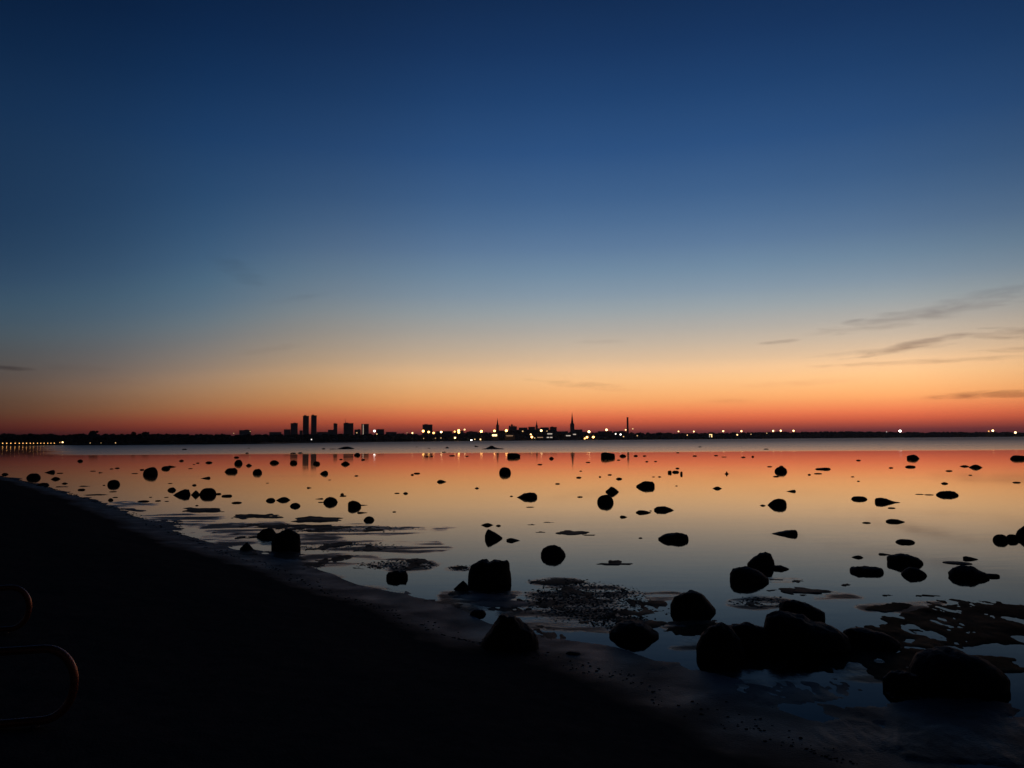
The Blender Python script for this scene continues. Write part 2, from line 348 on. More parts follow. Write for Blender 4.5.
# shoals, weed flats and ripple bars that break the surface: centre and half size as seen from the promenade, then laid on the sea bed
FLATS = [(202, 510.5, 30, 3.4, .012, .006), (256, 516, 30, 3.6, .014, .006), (320, 519.5, 34, 3.6, .016, .006), (300, 526, 60, 2.6, .004, .016),
         (345, 529, 96, 5, .000, .034), (345, 547, 66, 7, .000, .036), (400, 565, 50, 8, -.001, .04), (462, 568, 20, 4, .000, .04), (330, 562, 64, 9, -.002, .034), (250, 532, 60, 10, -.002, .034), (300, 575, 50, 10, -.002, .03), (360, 590, 50, 9, -.002, .03), (247, 553, 14, 5, .012, .01), (287, 556, 22, 5, .012, .01), (463, 594, 20, 5, .012, .01), (440, 605, 50, 8, -.002, .03),
         (590, 604, 80, 24, .000, .036), (620, 622, 48, 10, .000, .040), (560, 582, 34, 4, .006, .020), (540, 634, 44, 11, .000, .03), (510, 606, 40, 10, -.002, .03), (590, 652, 40, 7, .0, .03),
         (810, 591.5, 44, 5.0, .012, .014), (798, 581, 11, 3.6, .005, .018), (775, 580, 18, 2.2, .003, .02), (845, 585, 8, 2.2, .008, .01), (886, 595.6, 8, 1.6, .008, .01), (925, 596, 20, 1.6, .008, .008),
         (762, 602, 34, 7, .000, .03), (975, 634, 132, 42, .006, .046), (890, 608, 36, 7, .008, .02), (1010, 610, 60, 8, .008, .02), (690, 622, 30, 4, .01, .012),
         (572, 532.3, 21, 3.0, .014, .006), (589, 535, 9, 1.2, .008, .004), (548, 522.4, 8, .8, .006, .004), (532, 524.6, 7, .9, .003, .006), (540, 532, 8, 1.2, .003, .006),
         (613, 564, 24, 1.6, .012, .006), (614, 562, 9, 2.6, .016, .004), (60, 486.8, 11, .8, .012, .006), (84, 486.4, 10, .8, .008, .006), (97, 494.9, 17, 1.1, .012, .006), (94, 501.6, 6, 1, .012, .006),
         (940, 712, 110, 20, .010, .02, 0), (800, 690, 110, 18, .004, .03, 0), (860, 735, 150, 26, .012, .03, 0), (990, 745, 120, 34, .02, .03, 0), (700, 697, 60, 14, .004, .03, 0), (640, 664, 40, 8, .004, .02, 0), (865, 655, 44, 12, .014, .016, 1), (700, 628, 44, 10, .006, .016, 1), (760, 664, 50, 7, .006, .014, 1), (945, 692, 60, 8, .014, .01, 1), (955, 668, 130, 26, .008, .03, 1), (484, 597, 38, 6, .012, .012, 0), (500, 604, 36, 5, .008, .014, 0)]
FW = []
for (cx, cy, rx, ry, top, amp, *wf) in FLATS:
    c = on_level(cx, cy); n_ = on_level(cx, cy+ry); f_ = on_level(cx, cy-ry)
    k = rx/F*c.y
    FW.append((c.x, (n_.y+f_.y)/2, k, (f_.y-n_.y)/2, c.x/c.y, top, amp, wf[0]*.985 if wf else (.985 if cx > 850 else .93)))
WEED = {}
def height(x, y, weed=None):
    d = shore_dist(x, y)
    w = fbm(x*.5, y*.5, 3, 5)
    dd = d + w*.9*sstep(.2, 3, np.hypot(x, y)/10) + np.clip(.085*np.hypot(x, y), .5, 1.15)*(1-.85*sstep(11, 26, np.hypot(x, y)))
    land = 1.0*(1-np.exp(-np.maximum(dd, 0)*.13))*(.22+.78*sstep(.2, 3.2, dd)) + .018*fbm(x*2.2, y*2.2, 11, 4)*sstep(.0, 1.5, dd)*2
    land = land + .10*sstep(2, 6, dd)*fbm(x*.35, y*.35, 31, 3)
    far = np.hypot(x, y)
    shelf = .0035*(.35+far/14)
    sea = -shelf*np.maximum(-dd, 0) + .026*fbm(x*.9+y*.7, x*-.3+y*.28, 5, 5)*np.exp(dd/4.5) + .006*fbm(x*5+y*2, y*4, 15, 3)*np.exp(dd/3)
    sea = np.maximum(sea, -.35) - .25*sstep(6, 40, -dd)
    z = np.where(dd > 0, land+.006*fbm(x*.9+y*.7, x*-.3+y*.28, 5, 5), sea)
    wx = fbm(x*.9, y*.5, 41, 4); wy = fbm(x*.9, y*.5, 51, 4)
    for (cx, cy, kx, ky, sl, top, amp, wf) in FW:
        sel = (np.abs(y-cy) < ky*1.9+.3)
        if not sel.any(): continue
        xx, yy = x[sel], y[sel]
        u = (xx-cx-(yy-cy)*sl)/kx + wx[sel]*.7; vv = (yy-cy)/ky + wy[sel]*.7
        q = np.sqrt(u*u+vv*vv)
        q = q + .9*fbm(u*1.9+cx, vv*1.9, 81, 4) + .35*fbm(u*6+cx, vv*6, 91, 2)
        msk = 1-sstep(.5, 1.05, q)
        s = 26/np.clip(cy, 6, 90)
        fine = fbm(xx*s*1.6, yy*s*.75, 61, 4) + .5*fbm(xx*s*6, yy*s*2.6, 71, 3)
        zz = top + amp*fine - (1-msk)*.06
        if weed is not None: weed[sel] = np.where((zz > z[sel]) & (msk > .01), wf, weed[sel])
        z[sel] = np.where(msk > .01, np.maximum(z[sel], zz), z[sel])
    return z
def ground(x, y):
    return float(height(np.array([x], float), np.array([y], float))[0])

ang = np.concatenate([np.linspace(-38, 38, 860), np.linspace(39, 321, 110)])
rad = np.concatenate([np.linspace(.4, 4.5, 16)[:-1], np.geomspace(4.5, 130, 560), np.geomspace(150, 700, 14)])
A, Rr = np.meshgrid(np.radians(ang), rad)
gx, gy = Rr*np.sin(A), Rr*np.cos(A)
wd = np.zeros(gx.size)
gz = height(gx.ravel(), gy.ravel(), wd).reshape(gx.shape)
nr, na = gx.shape
verts = np.stack([gx.ravel(), gy.ravel(), gz.ravel()], 1)
verts = np.vstack([verts, [[0, 0, gz[0].mean()]]])
idx = np.arange(nr*na).reshape(nr, na)
a = idx[:-1]; b = idx[1:]
quads = np.stack([a, np.roll(a, -1, 1), np.roll(b, -1, 1), b], -1).reshape(-1, 4)[:, ::-1]
keep = (gz[:-1].ravel() > -.30) | (np.roll(gz, -1, 1)[:-1].ravel() > -.30) | (gz[1:].ravel() > -.30)
quads = quads[keep]
me = bpy.data.meshes.new('beach')
tris = [(nr*na, idx[0, (k+1) % na], idx[0, k]) for k in range(na)]
nq, ntr = len(quads), len(tris)
me.vertices.add(len(verts)); me.vertices.foreach_set('co', verts.ravel())
me.loops.add(nq*4+ntr*3)
me.loops.foreach_set('vertex_index', np.concatenate([quads.ravel(), np.array(tris).ravel()]).astype(np.int32))
me.polygons.add(nq+ntr)
me.polygons.foreach_set('loop_start', np.concatenate([np.arange(nq)*4, nq*4+np.arange(ntr)*3]).astype(np.int32))
me.update(calc_edges=True); me.validate()
at = me.attributes.new('weed', 'FLOAT', 'POINT'); at.data.foreach_set('value', np.append(wd, 0).astype(np.float32))
tag(link_mesh('beach', me, m_sand, smooth=True), kind='structure')

# ------------------------------------------------------------------ stones and boulders in the shallows
def prof(kind, u):
    au = np.abs(u); t = (u+1)/2
    if isinstance(kind, (list, tuple)):
        xs, hs = zip(*kind); return np.interp(u, xs, hs)
    if kind == 'ball': return (1-au**2.4)**.5
    if kind == 'dome': return (1-au**2)**.62
    if kind == 'lens': return (1-u*u)**1.25
    if kind == 'flat': return (1-au**3)**.6
    if kind == 'box': return (1-au**6)**.4*(.93+.07*u)
    if kind == 'dia': return (1-au)**.85
    if kind == 'tl': return np.clip(t**1.0*(1-t**7)**.5*1.24, 0, 1)
    if kind == 'tr': t = 1-t; return np.clip(t**1.0*(1-t**7)**.5*1.24, 0, 1)
    if kind == 'peak': return np.exp(-(u/.33)**2)*.8+.2*(1-au**3)
    raise ValueError(kind)
def make_stone(name, px, py, w, h, kind, label, group, seed, deep=.75, front=False, m=None):
    p = on_level(px, py)
    W = w/F*p.y/2
    dep = W*deep
    yc = p.y + (dep*.9 if front else 0)
    ctr = EYE + (p-EYE)*((yc-EYE.y)/(p.y-EYE.y)); ctr.z = 0
    W = w/F*yc/2
    top = at_range(px, py-h, yc).z
    if front and py > 600: top = max(top, .05)
    big = w > 18
    nu, nv = (88, 64) if big else ((28, 20) if w > 7 else (16, 12))
    us = np.cos(np.linspace(math.pi, 0, nu+1))
    hs = prof(kind, us)
    rs = np.random.RandomState(seed)
    sx, sy = rs.uniform(-.25, .25, 2)
    V = []
    for i, u in enumerate(us):
        pl = max(1-u*u, 0)**(.42 if big else .5)
        hh = max(float(hs[i]), .0)*top
        dy = dep*max(pl, .02)
        dn = max(.16*W, .3*hh)*(pl**.5+.02)
        for k in range(nv):
            th = 2*math.pi*k/nv
            c, s = math.cos(th), math.sin(th)
            yy = dy*math.copysign(abs(c)**.8, c) + sy*dep*.4*max(s, 0)*pl
            zz = hh*abs(s)**.8 if s > 0 else -dn*abs(s)
            V.append((u*W, yy, zz))
    V = np.array(V)
    size = max(min(W, top*1.2), .02)
    out = []
    off = Vector((seed*3.7, seed*1.3, seed*.7))
    amp = (.20 if big else .13)
    for q in V:
        d = Vector(q)/size
        n1 = mnoise.fractal(d*.9+off, 1.0, 2.0, 4)
        n2 = mnoise.noise(d*.5+off*1.7)
        n3 = mnoise.voronoi(d*.8+off)[0][0]-.4
        n4 = mnoise.fractal(d*4.5+off, .9, 2.1, 4)*.22 if big else 0
        g = 1 + amp*(.6*n1 + .4*n2 + .5*n3 + n4)*.6
        zz = q[2]*(1 + amp*(.9*n1 + .6*n3 + n4)) if q[2] > 0 else q[2]
        out.append((q[0]*(1+(g-1)*.5), q[1]*g, zz))
    faces = []
    for i in range(nu):
        for k in range(nv):
            a0 = i*nv+k; a1 = i*nv+(k+1) % nv
            faces.append((a0, a0+nv, a1+nv, a1))
    faces.append(tuple(range(nv))); faces.append(tuple(range(nu*nv+nv-1, nu*nv-1, -1)))
    o = from_arrays(name, out, faces, m or m_rock, smooth=True)
    o.location = ctr
    o.rotation_euler = (0, 0, -math.atan2(ctr.x, ctr.y))
    return tag(o, label, 'rock', group)
GS = 'stones standing in the shallow water'
GF = 'small far stones that barely break the water'
BOULDERS = [   # px, py of the waterline in front, width, height above it, outline, label
 (489.5, 585, 42.5, 28, [(-1, .35), (-.85, .66), (-.62, .76), (-.3, 1.0), (-.1, .95), (0, .86), (.3, .93), (.85, .95), (.95, .85), (1, .2)], 'tall angular block with a flat top and notched left shoulder'),
 (461, 590, 15, 9.5, [(-1, 0), (-.3, .6), (.3, 1), (.7, .7), (1, .3)], 'small dark cone of rock at the left foot of the angular block'),
 (510, 655, 56, 42, [(-1, .22), (-.85, .4), (-.6, .66), (-.35, .92), (-.12, 1), (.12, .97), (.4, .8), (.75, .58), (.92, .42), (1, .2)], 'large rounded boulder on the sand edge below the angular block'),
 (573, 657, 16, 5, 'flat', 'flat little rock on the wet sand right of the sand-edge boulder'),
 (478, 615.5, 16, 6, 'flat', 'low slab on the wet sand above the sand-edge boulder'),
 (634, 640, 48, 18, [(-1, .25), (-.6, .7), (-.1, 1), (.4, .9), (.7, .5), (1, .2)], 'low boulder with a stepped right end by the pale sand rim'),
 (693, 614, 43, 22, [(-1, .3), (-.8, .72), (-.4, .97), (-.05, 1), (.4, .8), (.75, .42), (1, .1)], 'smooth hump-backed boulder above the dark twin boulders'),
 (748, 651, 46, 27, [(-1, .4), (-.6, .9), (0, 1), (.6, .85), (.9, .6), (1, .3)], 'right rear one of the dark twin boulders that lean together'),
 (721, 660, 46, 35, [(-1, .25), (-.75, .66), (-.35, .93), (.05, 1), (.45, .9), (.8, .62), (1, .2)], 'left front one of the dark twin boulders that lean together'),
 (802, 620, 42, 19, [(-1, .7), (-.85, .95), (-.3, 1), (.3, .8), (1, .35)], 'low sloping rock right behind the biggest boulder'),
 (807, 653, 80, 38, [(-1, .5), (-.9, .9), (-.6, 1), (-.1, .98), (.3, .75), (.7, .6), (.92, .4), (1, .15)], 'biggest boulder with a level top falling off to the right'),
 (872, 648, 50, 18, [(-1, .7), (-.7, 1), (0, .95), (.6, .65), (1, .2)], 'dull low rock right of the biggest boulder in dark weed'),
 (903, 692, 36, 20, [(-1, .5), (-.6, .9), (0, 1), (.7, .95), (1, .5)], 'low shelf of rock against the left of the broad mound'),
 (959, 693, 86, 42, [(-1, .35), (-.8, .75), (-.4, 1), (0, 1), (.4, .88), (.75, .62), (1, .3)], 'broad dark mound of rock nearest the lower right corner'),
 (749.5, 583, 37, 16, [(-1, .45), (-.85, .82), (-.5, 1), (-.1, .95), (.3, .75), (.7, .5), (1, .2)], 'boulder with a square left end in front of the slanting one'),
 (761, 567, 26, 15, [(-1, .1), (-.5, .6), (.0, .92), (.35, 1), (.75, .85), (1, .25)], 'slanting boulder rising to the right behind the square-ended one'),
 (286, 550, 28, 20.5, [(-1, .45), (-.8, .75), (-.4, .85), (-.15, 1), (.2, .98), (.6, .76), (.9, .66), (1, .2)], 'big dark boulder at the sand edge on the left'),
 (266.5, 537, 18, 9, [(-1, .25), (-.4, .8), (.2, 1), (.7, .9), (1, .4)], 'low rock hiding behind the big dark boulder on the left'),
 (246.5, 550, 12.5, 7.5, [(-1, .2), (-.4, .7), (0, 1), (.4, .75), (1, .1)], 'small peaked rock left of the big dark boulder on the sand edge'),
]
STONES = [
 (5, 474.6, 6, 1.8, 'dome', 'little stone at the very left end of the waterline', 0),
 (33.5, 478.2, 12.5, 4.4, 'ball', 'round stone touching the sand spit at far left', 0),
 (49.7, 472.6, 9.5, 2.9, 'tl', 'stone standing off the sand spit behind two flatter ones', 0),
 (60, 473.3, 6, .6, 'flat', 'sliver of stone right of the one off the sand spit', 1),
 (55.8, 479.2, 9, 2.3, 'lens', 'oval stone between the round one and the sand spit shoals', 0),
 (64.7, 483.7, 6, 1.3, 'lens', 'small oval stone above the thin weed shoal on the left', 0),
 (43.3, 485.4, 10.5, 2.6, 'flat', 'flat stone half buried in the edge of the sand spit', 0),
 (81.5, 490, 7, 1.4, 'flat', 'flat stone lying below the thin left weed shoals', 0),
 (80.2, 461.4, 5, 1.9, 'dome', 'far stone in the dark reflection of the left wood', 0),
 (93, 471.2, 5.5, .5, 'flat', 'faint sliver of stone left of the tiny one before the lone round rock', 1),
 (101, 472.8, 4.5, .8, 'tr', 'tiny stone midway between the spit and the lone round rock', 1),
 (117.2, 468.3, 4.6, .9, 'dome', 'right one of two tiny stones above the lone round rock', 1),
 (111.5, 469, 3.4, .6, 'flat', 'left one of two tiny stones above the lone round rock', 1),
 (113.7, 485, 11.5, 5.1, 'ball', 'lone round rock standing in calm water left of the knobbly row', 0),
 (113, 491.8, 7, .6, 'flat', 'thin flake of stone just below the lone round rock', 1),
 (110.7, 500.3, 5, 2.1, 'dome', 'small upright stone near the sand under the lone round rock', 0),
 (115.3, 497.5, 5, .6, 'flat', 'flake right above the small upright stone near the sand', 1),
 (104, 485.4, 2.4, .6, 'dome', 'speck of stone just left of the lone round rock', 1),
 (134.8, 473.6, 6.2, .5, 'flat', 'sliver of stone left of the tall dark ball', 1),
 (142, 470, 4.3, 1, 'flat', 'tiny stone touching the upper left of the tall dark ball', 1),
 (150.5, 474.4, 13.8, 7.2, 'ball', 'tall dark ball of rock highest on the left of the bay', 0),
 (165.8, 468.9, 8, 2.8, 'ball', 'blunt left end of the two-part stone right of the dark ball', 0),
 (172.2, 467, 8.4, 1.8, 'tr', 'thin right end of the two-part stone right of the dark ball', 0),
 (181.5, 461.1, 4.5, 1.4, 'dome', 'small far stone above the two-part stone', 1),
 (197.8, 463.2, 3.2, .7, 'flat', 'speck of stone left of the small far oval one', 1),
 (194, 464.5, 2.4, .4, 'flat', 'faintest speck below the one left of the far oval stone', 1),
 (208.9, 462.9, 6.6, 1.7, 'dome', 'far oval stone left of the upright knob', 0),
 (190.4, 468.7, 4.4, .5, 'flat', 'sliver of stone below the far specks on the left', 1),
 (205.5, 478.4, 9.4, 1.9, 'tl', 'stone with a sharp left tip above the knobbly row', 0),
 (194.3, 485.4, 4.2, 1.3, 'dome', 'tiny stone straight above the diamond in the knobbly row', 1),
 (170.2, 483.5, 4.5, .5, 'flat', 'sliver above the left end of the knobbly row', 1),
 (171.8, 490.4, 8, 3, 'dome', 'first stone at the upper left of the knobbly row', 0),
 (181.8, 495, 16, 5.4, [(-1, 0), (-.6, .45), (-.2, .85), (.3, 1), (.8, .9), (1, .2)], 'second stone of the knobbly row with a left beak', 0),
 (195.7, 494.9, 9, 4.6, 'dia', 'diamond shaped stone within the knobbly row', 0),
 (208, 494.8, 15.6, 7, 'ball', 'largest and roundest rock of the knobbly row', 0),
 (218.5, 494.2, 5.4, 1.3, 'flat', 'little stone touching the right side of the knobbly row', 1),
 (226.8, 496.3, 10, 1.7, 'box', 'flat bar of stone beyond the right end of the knobbly row', 0),
 (236.7, 503, 10, 1.3, 'flat', 'flat stone below the bar at the right of the knobbly row', 0),
 (143.5, 501.6, 11, 1.2, 'flat', 'long flat stone near the sand left of the knobbly row', 0),
 (158, 501, 5.6, .9, 'flat', 'short flat stone between the long flat one and the knobbly row', 1),
 (166.4, 497.4, 4.2, .5, 'flat', 'upper flake of three under the second knobbly stone', 1),
 (166.8, 501.4, 4.2, .5, 'flat', 'lower flake of three under the second knobbly stone', 1),
 (150.6, 497.3, 3, .5, 'flat', 'left flake of three under the second knobbly stone', 1),
 (196.9, 505.7, 3.2, .8, 'dome', 'tiny stone lying under the knobbly row near the shoal', 1),
 (231, 471.9, 12, 4.1, [(-1, .1), (-.6, .75), (0, .95), (.6, 1), (1, .4)], 'broad rock below the upright knob', 0),
 (238.4, 464, 7.8, 4.1, 'ball', 'upright knob of rock above the broad one', 0),
 (248.9, 465.8, 6.2, 2.1, 'lens', 'oval stone right of the upright knob', 0),
 (236.5, 457.7, 5, 1.3, 'flat', 'small stone above the upright knob', 1),
 (247, 453.6, 3.4, 1.1, 'dome', 'tiny stone on the edge of the ruffled water above the upright knob', 1),
 (184.5, 449.9, 4.8, 1.2, 'flat', 'stone far out in the ruffled water on the left', 1),
 (248.8, 448.4, 2.8, .5, 'flat', 'speck far out in the ruffled water left of the towers', 1),
 (257.4, 473.3, 9, 4.3, 'ball', 'round rock right of the broad one below the upright knob', 0),
 (274.4, 463.2, 9, 3.1, 'dome', 'stone midway between the upright knob and the tower reflections', 0),
 (293.6, 463.5, 7.2, 3.1, 'ball', 'stone at the foot of the mid-height tower reflection', 0),
 (300.2, 453.4, 5, 1.1, 'flat', 'flat stone on the ruffled edge between tower reflections', 1),
 (293.2, 453.6, 5.6, 1.0, 'flat', 'flat stone on the ruffled edge over the mid-height tower reflection', 1),
 (316.7, 464.3, 6.8, 3, 'ball', 'stone at the foot of the right twin tower reflection', 0),
 (323.6, 449.4, 3.2, 1.4, 'dome', 'small stone left of the long dark islet', 1),
 (345.6, 449.1, 17, 2.5, [(-1, .1), (-.5, .6), (-.1, .95), (.3, 1), (.7, .6), (1, .1)], 'long dark islet out in the ruffled water below the city towers', 0),
 (332.8, 449.3, 6.5, .6, 'flat', 'thin left tail of the long dark islet', 1),
 (323.9, 474, 8.4, 3.4, [(-1, 0), (-.5, .55), (.1, .95), (.5, 1), (.9, .6), (1, .1)], 'stone with a left tip below the twin tower reflection', 0),
 (357.2, 455.4, 6.2, 2.5, 'ball', 'stone on the ruffled edge right below the long islet', 0),
 (345.5, 464.3, 8.6, 3, [(-1, .3), (-.5, .8), (0, 1), (.5, .75), (1, .2)], 'peaked stone under the masted tower reflection', 0),
 (341, 459.6, 3.2, .8, 'flat', 'speck above the peaked stone under the masted tower', 1),
 (363.1, 460, 4.2, 1.1, 'dome', 'tiny stone below right of the one on the ruffled edge', 1),
 (356.4, 476, 4, .9, 'dome', 'tiny stone right of the left-tipped one below the towers', 1),
 (329.6, 480, 3, .4, 'flat', 'faint flake under the left-tipped stone below the towers', 1),
 (309.5, 488, 5, 1.3, 'tr', 'tiny stone floating above the pointed pair', 1),
 (267.4, 483.2, 3, .4, 'flat', 'faint flake above the left of the pointed pair', 1),
 (270.6, 500.8, 9.2, 2.8, 'dome', 'left smaller one of the pointed pair', 0),
 (283.4, 500.3, 14.4, 3.3, 'lens', 'right larger one of the pointed pair', 0),
 (295.2, 506.2, 10.4, 3.4, 'dome', 'oval stone just below the pointed pair', 0),
 (330.6, 502.6, 14, 5.8, [(-1, .3), (-.6, .8), (-.1, 1), (.4, .9), (.8, .55), (1, .1)], 'rounded rock with two thin spurs at its left', 0),
 (319, 499, 8.4, .9, 'tl', 'upper spur on the left of the rounded rock', 1),
 (321, 502.4, 6, .6, 'flat', 'lower spur on the left of the rounded rock', 1),
 (343, 496.2, 7, .8, 'flat', 'flat foot of the tiny stack right above the rounded rock', 1),
 (342.2, 494.8, 3.6, 1.8, 'dome', 'tiny upright stone on the stack right above the rounded rock', 1),
 (354.5, 507, 13, 6.6, [(-1, .6), (-.8, .85), (-.3, 1), (.2, .95), (.7, .7), (1, .3)], 'blunt rock with two thin spurs at its right', 0),
 (364, 505.3, 8, .7, 'tr', 'upper spur on the right of the blunt rock', 1),
 (362.5, 512.9, 10.5, 1.3, 'tr', 'lower thicker spur on the right of the blunt rock', 0),
 (369, 520.4, 10.8, 4, 'dome', 'dome shaped rock at the end of the dark lens shoal', 0),
 (397, 577.9, 21, 7, [(-1, .5), (-.8, .85), (-.3, 1), (.3, .93), (.8, .9), (1, .4)], 'blocky rock alone beside the blue pool near the left sand', 0),
 (397, 493.4, 5.2, .7, 'flat', 'flat one of two tiny stones in mid bay left of centre', 1),
 (405.6, 493.6, 4.8, 1.5, 'dome', 'round one of two tiny stones in mid bay left of centre', 1),
 (394.2, 512, 4, .8, 'dome', 'tiny stone alone above the rippled shoal left of centre', 1),
 (416.9, 473.6, 6.6, 1.1, 'flat', 'flat upper one of the crooked couple left of centre', 1),
 (412.3, 475, 3.2, 1.1, 'dome', 'small lower one of the crooked couple left of centre', 1),
 (441.7, 482, 9.2, 2.1, [(-1, .4), (-.6, .95), (-.1, 1), (.5, .6), (1, .05)], 'stone with a right tip alone left of the dark sphere', 0),
 (476.9, 488.4, 4.6, 1.2, 'lens', 'tiny stone alone between the right-tipped stone and wide pointed rock', 1),
 (427, 456.8, 3.2, .9, 'dome', 'left speck in the lamp streaks below the three close lamps', 1),
 (431.6, 456.4, 3.2, 1, 'dome', 'right speck in the lamp streaks below the three close lamps', 1),
 (452, 455.9, 6.2, .8, 'flat', 'flat stone between lamp streaks left of the islet', 1),
 (467, 456.3, 3.2, .7, 'flat', 'speck between lamp streaks below the islet', 1),
 (444, 452.5, 4.2, .8, 'flat', 'flat stone on the ruffled edge under the small triangle', 1),
 (447.2, 448.2, 4.4, 1.6, 'dia', 'small dark triangle out in the ruffled water left of the islet', 1),
 (429, 448.5, 2.2, .6, 'dome', 'far speck in ruffled water left of the small triangle', 1),
 (416.8, 447.2, 2, .5, 'dome', 'farthest left speck in ruffled water beyond the small triangle', 1),
 (476.6, 447, 3.8, 1.6, [(-1, 1), (-.5, .9), (.2, .5), (1, .4)], 'little stone just left of the humped islet', 1),
 (493, 449.2, 22, 1.0, 'flat', 'low flat islet under the thin spire carrying a hump', 0),
 (491.6, 448.6, 10, 3.2, [(-1, .2), (-.5, .6), (-.2, 1), (.2, .9), (.5, .55), (1, .3)], 'hump on the low flat islet under the thin spire', 0),
 (505, 473.3, 11.8, 5.8, 'ball', 'dark sphere of rock alone right of mid bay', 0),
 (513.8, 457.1, 12.8, 4.2, [(-1, .6), (-.8, .85), (-.2, 1), (.5, .9), (1, .5)], 'squat rock on the ruffled edge above the dark sphere', 0),
 (487.2, 525.2, 12.4, 2.1, 'lens', 'flat oval stone over the upright triangular rock', 0),
 (498.4, 525.9, 5, 1.3, 'dome', 'tiny stone right of the flat oval one over the triangle', 1),
 (493.6, 538.4, 17.4, 9.3, [(-1, .35), (-.8, .8), (-.62, 1), (-.35, .9), (.2, .6), (.7, .3), (1, .1)], 'upright triangular rock with a steep left edge', 0),
 (513.2, 540.7, 13.4, 2.6, [(-1, .5), (-.6, .95), (-.2, 1), (.3, .6), (1, .05)], 'low tadpole stone right of the upright triangular rock', 0),
 (511.4, 496.4, 3.2, .8, 'dome', 'speck at the left tip of the wide pointed rock', 1),
 (527, 497.6, 20.4, 5, [(-1, 0), (-.6, .45), (-.2, .85), (.3, 1), (.8, .92), (1, .45)], 'wide rock with a pointed left end in mid bay', 0),
 (530, 507.2, 8, .5, 'flat', 'faint flake below the wide pointed rock', 1),
 (540, 464.7, 5, .8, 'flat', 'flat stone lower left of the small round one before the spire', 1),
 (551.5, 458.8, 4.6, 1.9, 'dome', 'small round stone left of the tallest spire reflection', 1),
 (588, 462.5, 4.6, .7, 'flat', 'flat stone left of the boxy rock before the spire', 1),
 (608, 457.5, 14, 5.1, [(-1, .6), (-.85, .95), (-.4, 1), (0, .93), (.5, .82), (.9, .75), (1, .4)], 'boxy rock in the red reflection left of the chimney', 0),
 (622.8, 456.4, 6.6, 2.1, 'dome', 'knob right of the boxy rock in the red reflection', 0),
 (618.5, 460.2, 3.6, .7, 'flat', 'speck between and below the boxy rock and its knob', 1),
 (635.7, 456.1, 4.6, 1.2, 'dome', 'tiny stone right of the knob beside the boxy rock', 1),
 (578.8, 477.8, 5.2, 1.1, 'flat', 'flat stone straight above the sharp cornered rock pair at left', 1),
 (557.5, 484, 4.8, .9, 'flat', 'flat stone up and right of the wide pointed rock', 1),
 (609.8, 475, 4.2, .9, 'flat', 'tiny stone above the sharp cornered rock', 1),
 (619, 479.1, 6.2, 1.6, 'dome', 'small oval stone up and right of the sharp cornered rock', 1),
 (612.3, 492.1, 13.2, 5.6, [(-1, .2), (-.6, .6), (-.2, 1), (.2, .85), (.6, .5), (1, .05)], 'sharp cornered rock touching the large egg below it', 0),
 (605.4, 502.7, 16.2, 7.9, 'ball', 'large egg of rock below the sharp cornered one', 0),
 (580, 497.1, 5.6, .9, 'flat', 'flat stone left of the large egg of rock', 1),
 (623.6, 517.2, 7.2, 1.8, [(-1, .5), (-.5, 1), (.2, .8), (1, .1)], 'small stone with a right tip below the large egg', 0),
 (600, 477, 2.4, 1.0, 'dome', 'speck left of the tiny stone above the sharp cornered rock', 1),
 (580.8, 471.2, 2.8, .7, 'dome', 'speck above the flat stone left of the sharp cornered rock', 1),
 (645.5, 486.8, 18, 5.6, [(-1, .2), (-.7, .6), (-.3, .9), (0, 1), (.4, .92), (.8, .9), (1, .5)], 'blocky rock right and above the sharp cornered one', 0),
 (643.5, 512.7, 15, 2.4, [(-1, .35), (-.6, .95), (0, 1), (.5, .6), (1, .1)], 'flat left one of the resting pair of low rocks', 0),
 (650.6, 511, 2.6, .6, 'dome', 'speck between the resting pair of low rocks', 1),
 (663.8, 510.2, 19, 3.7, [(-1, .4), (-.7, .9), (-.2, 1), (.3, .85), (.7, .45), (1, .05)], 'right pointed one of the resting pair of low rocks', 0),
 (673.3, 539.6, 28.8, 6.4, [(-1, .2), (-.8, .55), (-.5, .8), (0, .95), (.3, 1), (.7, .95), (.93, .7), (1, .3)], 'broad flat-topped rock alone with its right end lifted', 0),
 (640.5, 538.2, 4, .9, 'dome', 'tiny stone left of the broad flat-topped rock', 1),
 (669.7, 473, 3.8, 2.6, 'box', 'upright post of stone at the left of the broken group', 1),
 (675.6, 472.4, 7, 1.8, 'flat', 'flat slab in the middle of the broken group', 1),
 (681.4, 474.4, 2.4, 3.2, 'box', 'narrow upright stone at the right of the broken group', 1),
 (677.4, 468.6, 4, 1, 'dome', 'tiny stone above the slab of the broken group', 1),
 (659.6, 477, 3.4, .8, 'dome', 'speck at the lower left of the broken group', 1),
 (653.5, 477, 3, .5, 'flat', 'fainter speck at the far left below the broken group', 1),
 (676.4, 486, 2.6, .6, 'dome', 'speck straight below the broken group', 1),
 (726.7, 474, 5, 2.8, 'peak', 'tiny spike of stone alone right of the broken group', 1),
 (717.2, 488.6, 9.4, 2, 'lens', 'oval stone below the tiny spike', 0),
 (762.8, 505.7, 6, 1.2, 'lens', 'small stone at the left of the round pointed rock', 1),
 (644.6, 456.1, 3.8, .9, 'dome', 'first far speck right of the chimney reflection', 1),
 (646.8, 461.8, 3.2, .8, 'dome', 'lower left speck of two above the blocky rock', 1),
 (655.6, 461.6, 3.2, .7, 'dome', 'lower right speck of two above the blocky rock', 1),
 (677.8, 452.8, 3.2, .6, 'flat', 'speck on the pale ruffled edge above the broken group', 1),
 (694.8, 456.1, 4.6, .8, 'flat', 'flat speck between the broken group and tiny spike', 1),
 (716, 455.7, 4, .7, 'flat', 'flat speck up and left of the tiny spike', 1),
 (724, 457.1, 5, .5, 'flat', 'faint flake above the tiny spike', 1),
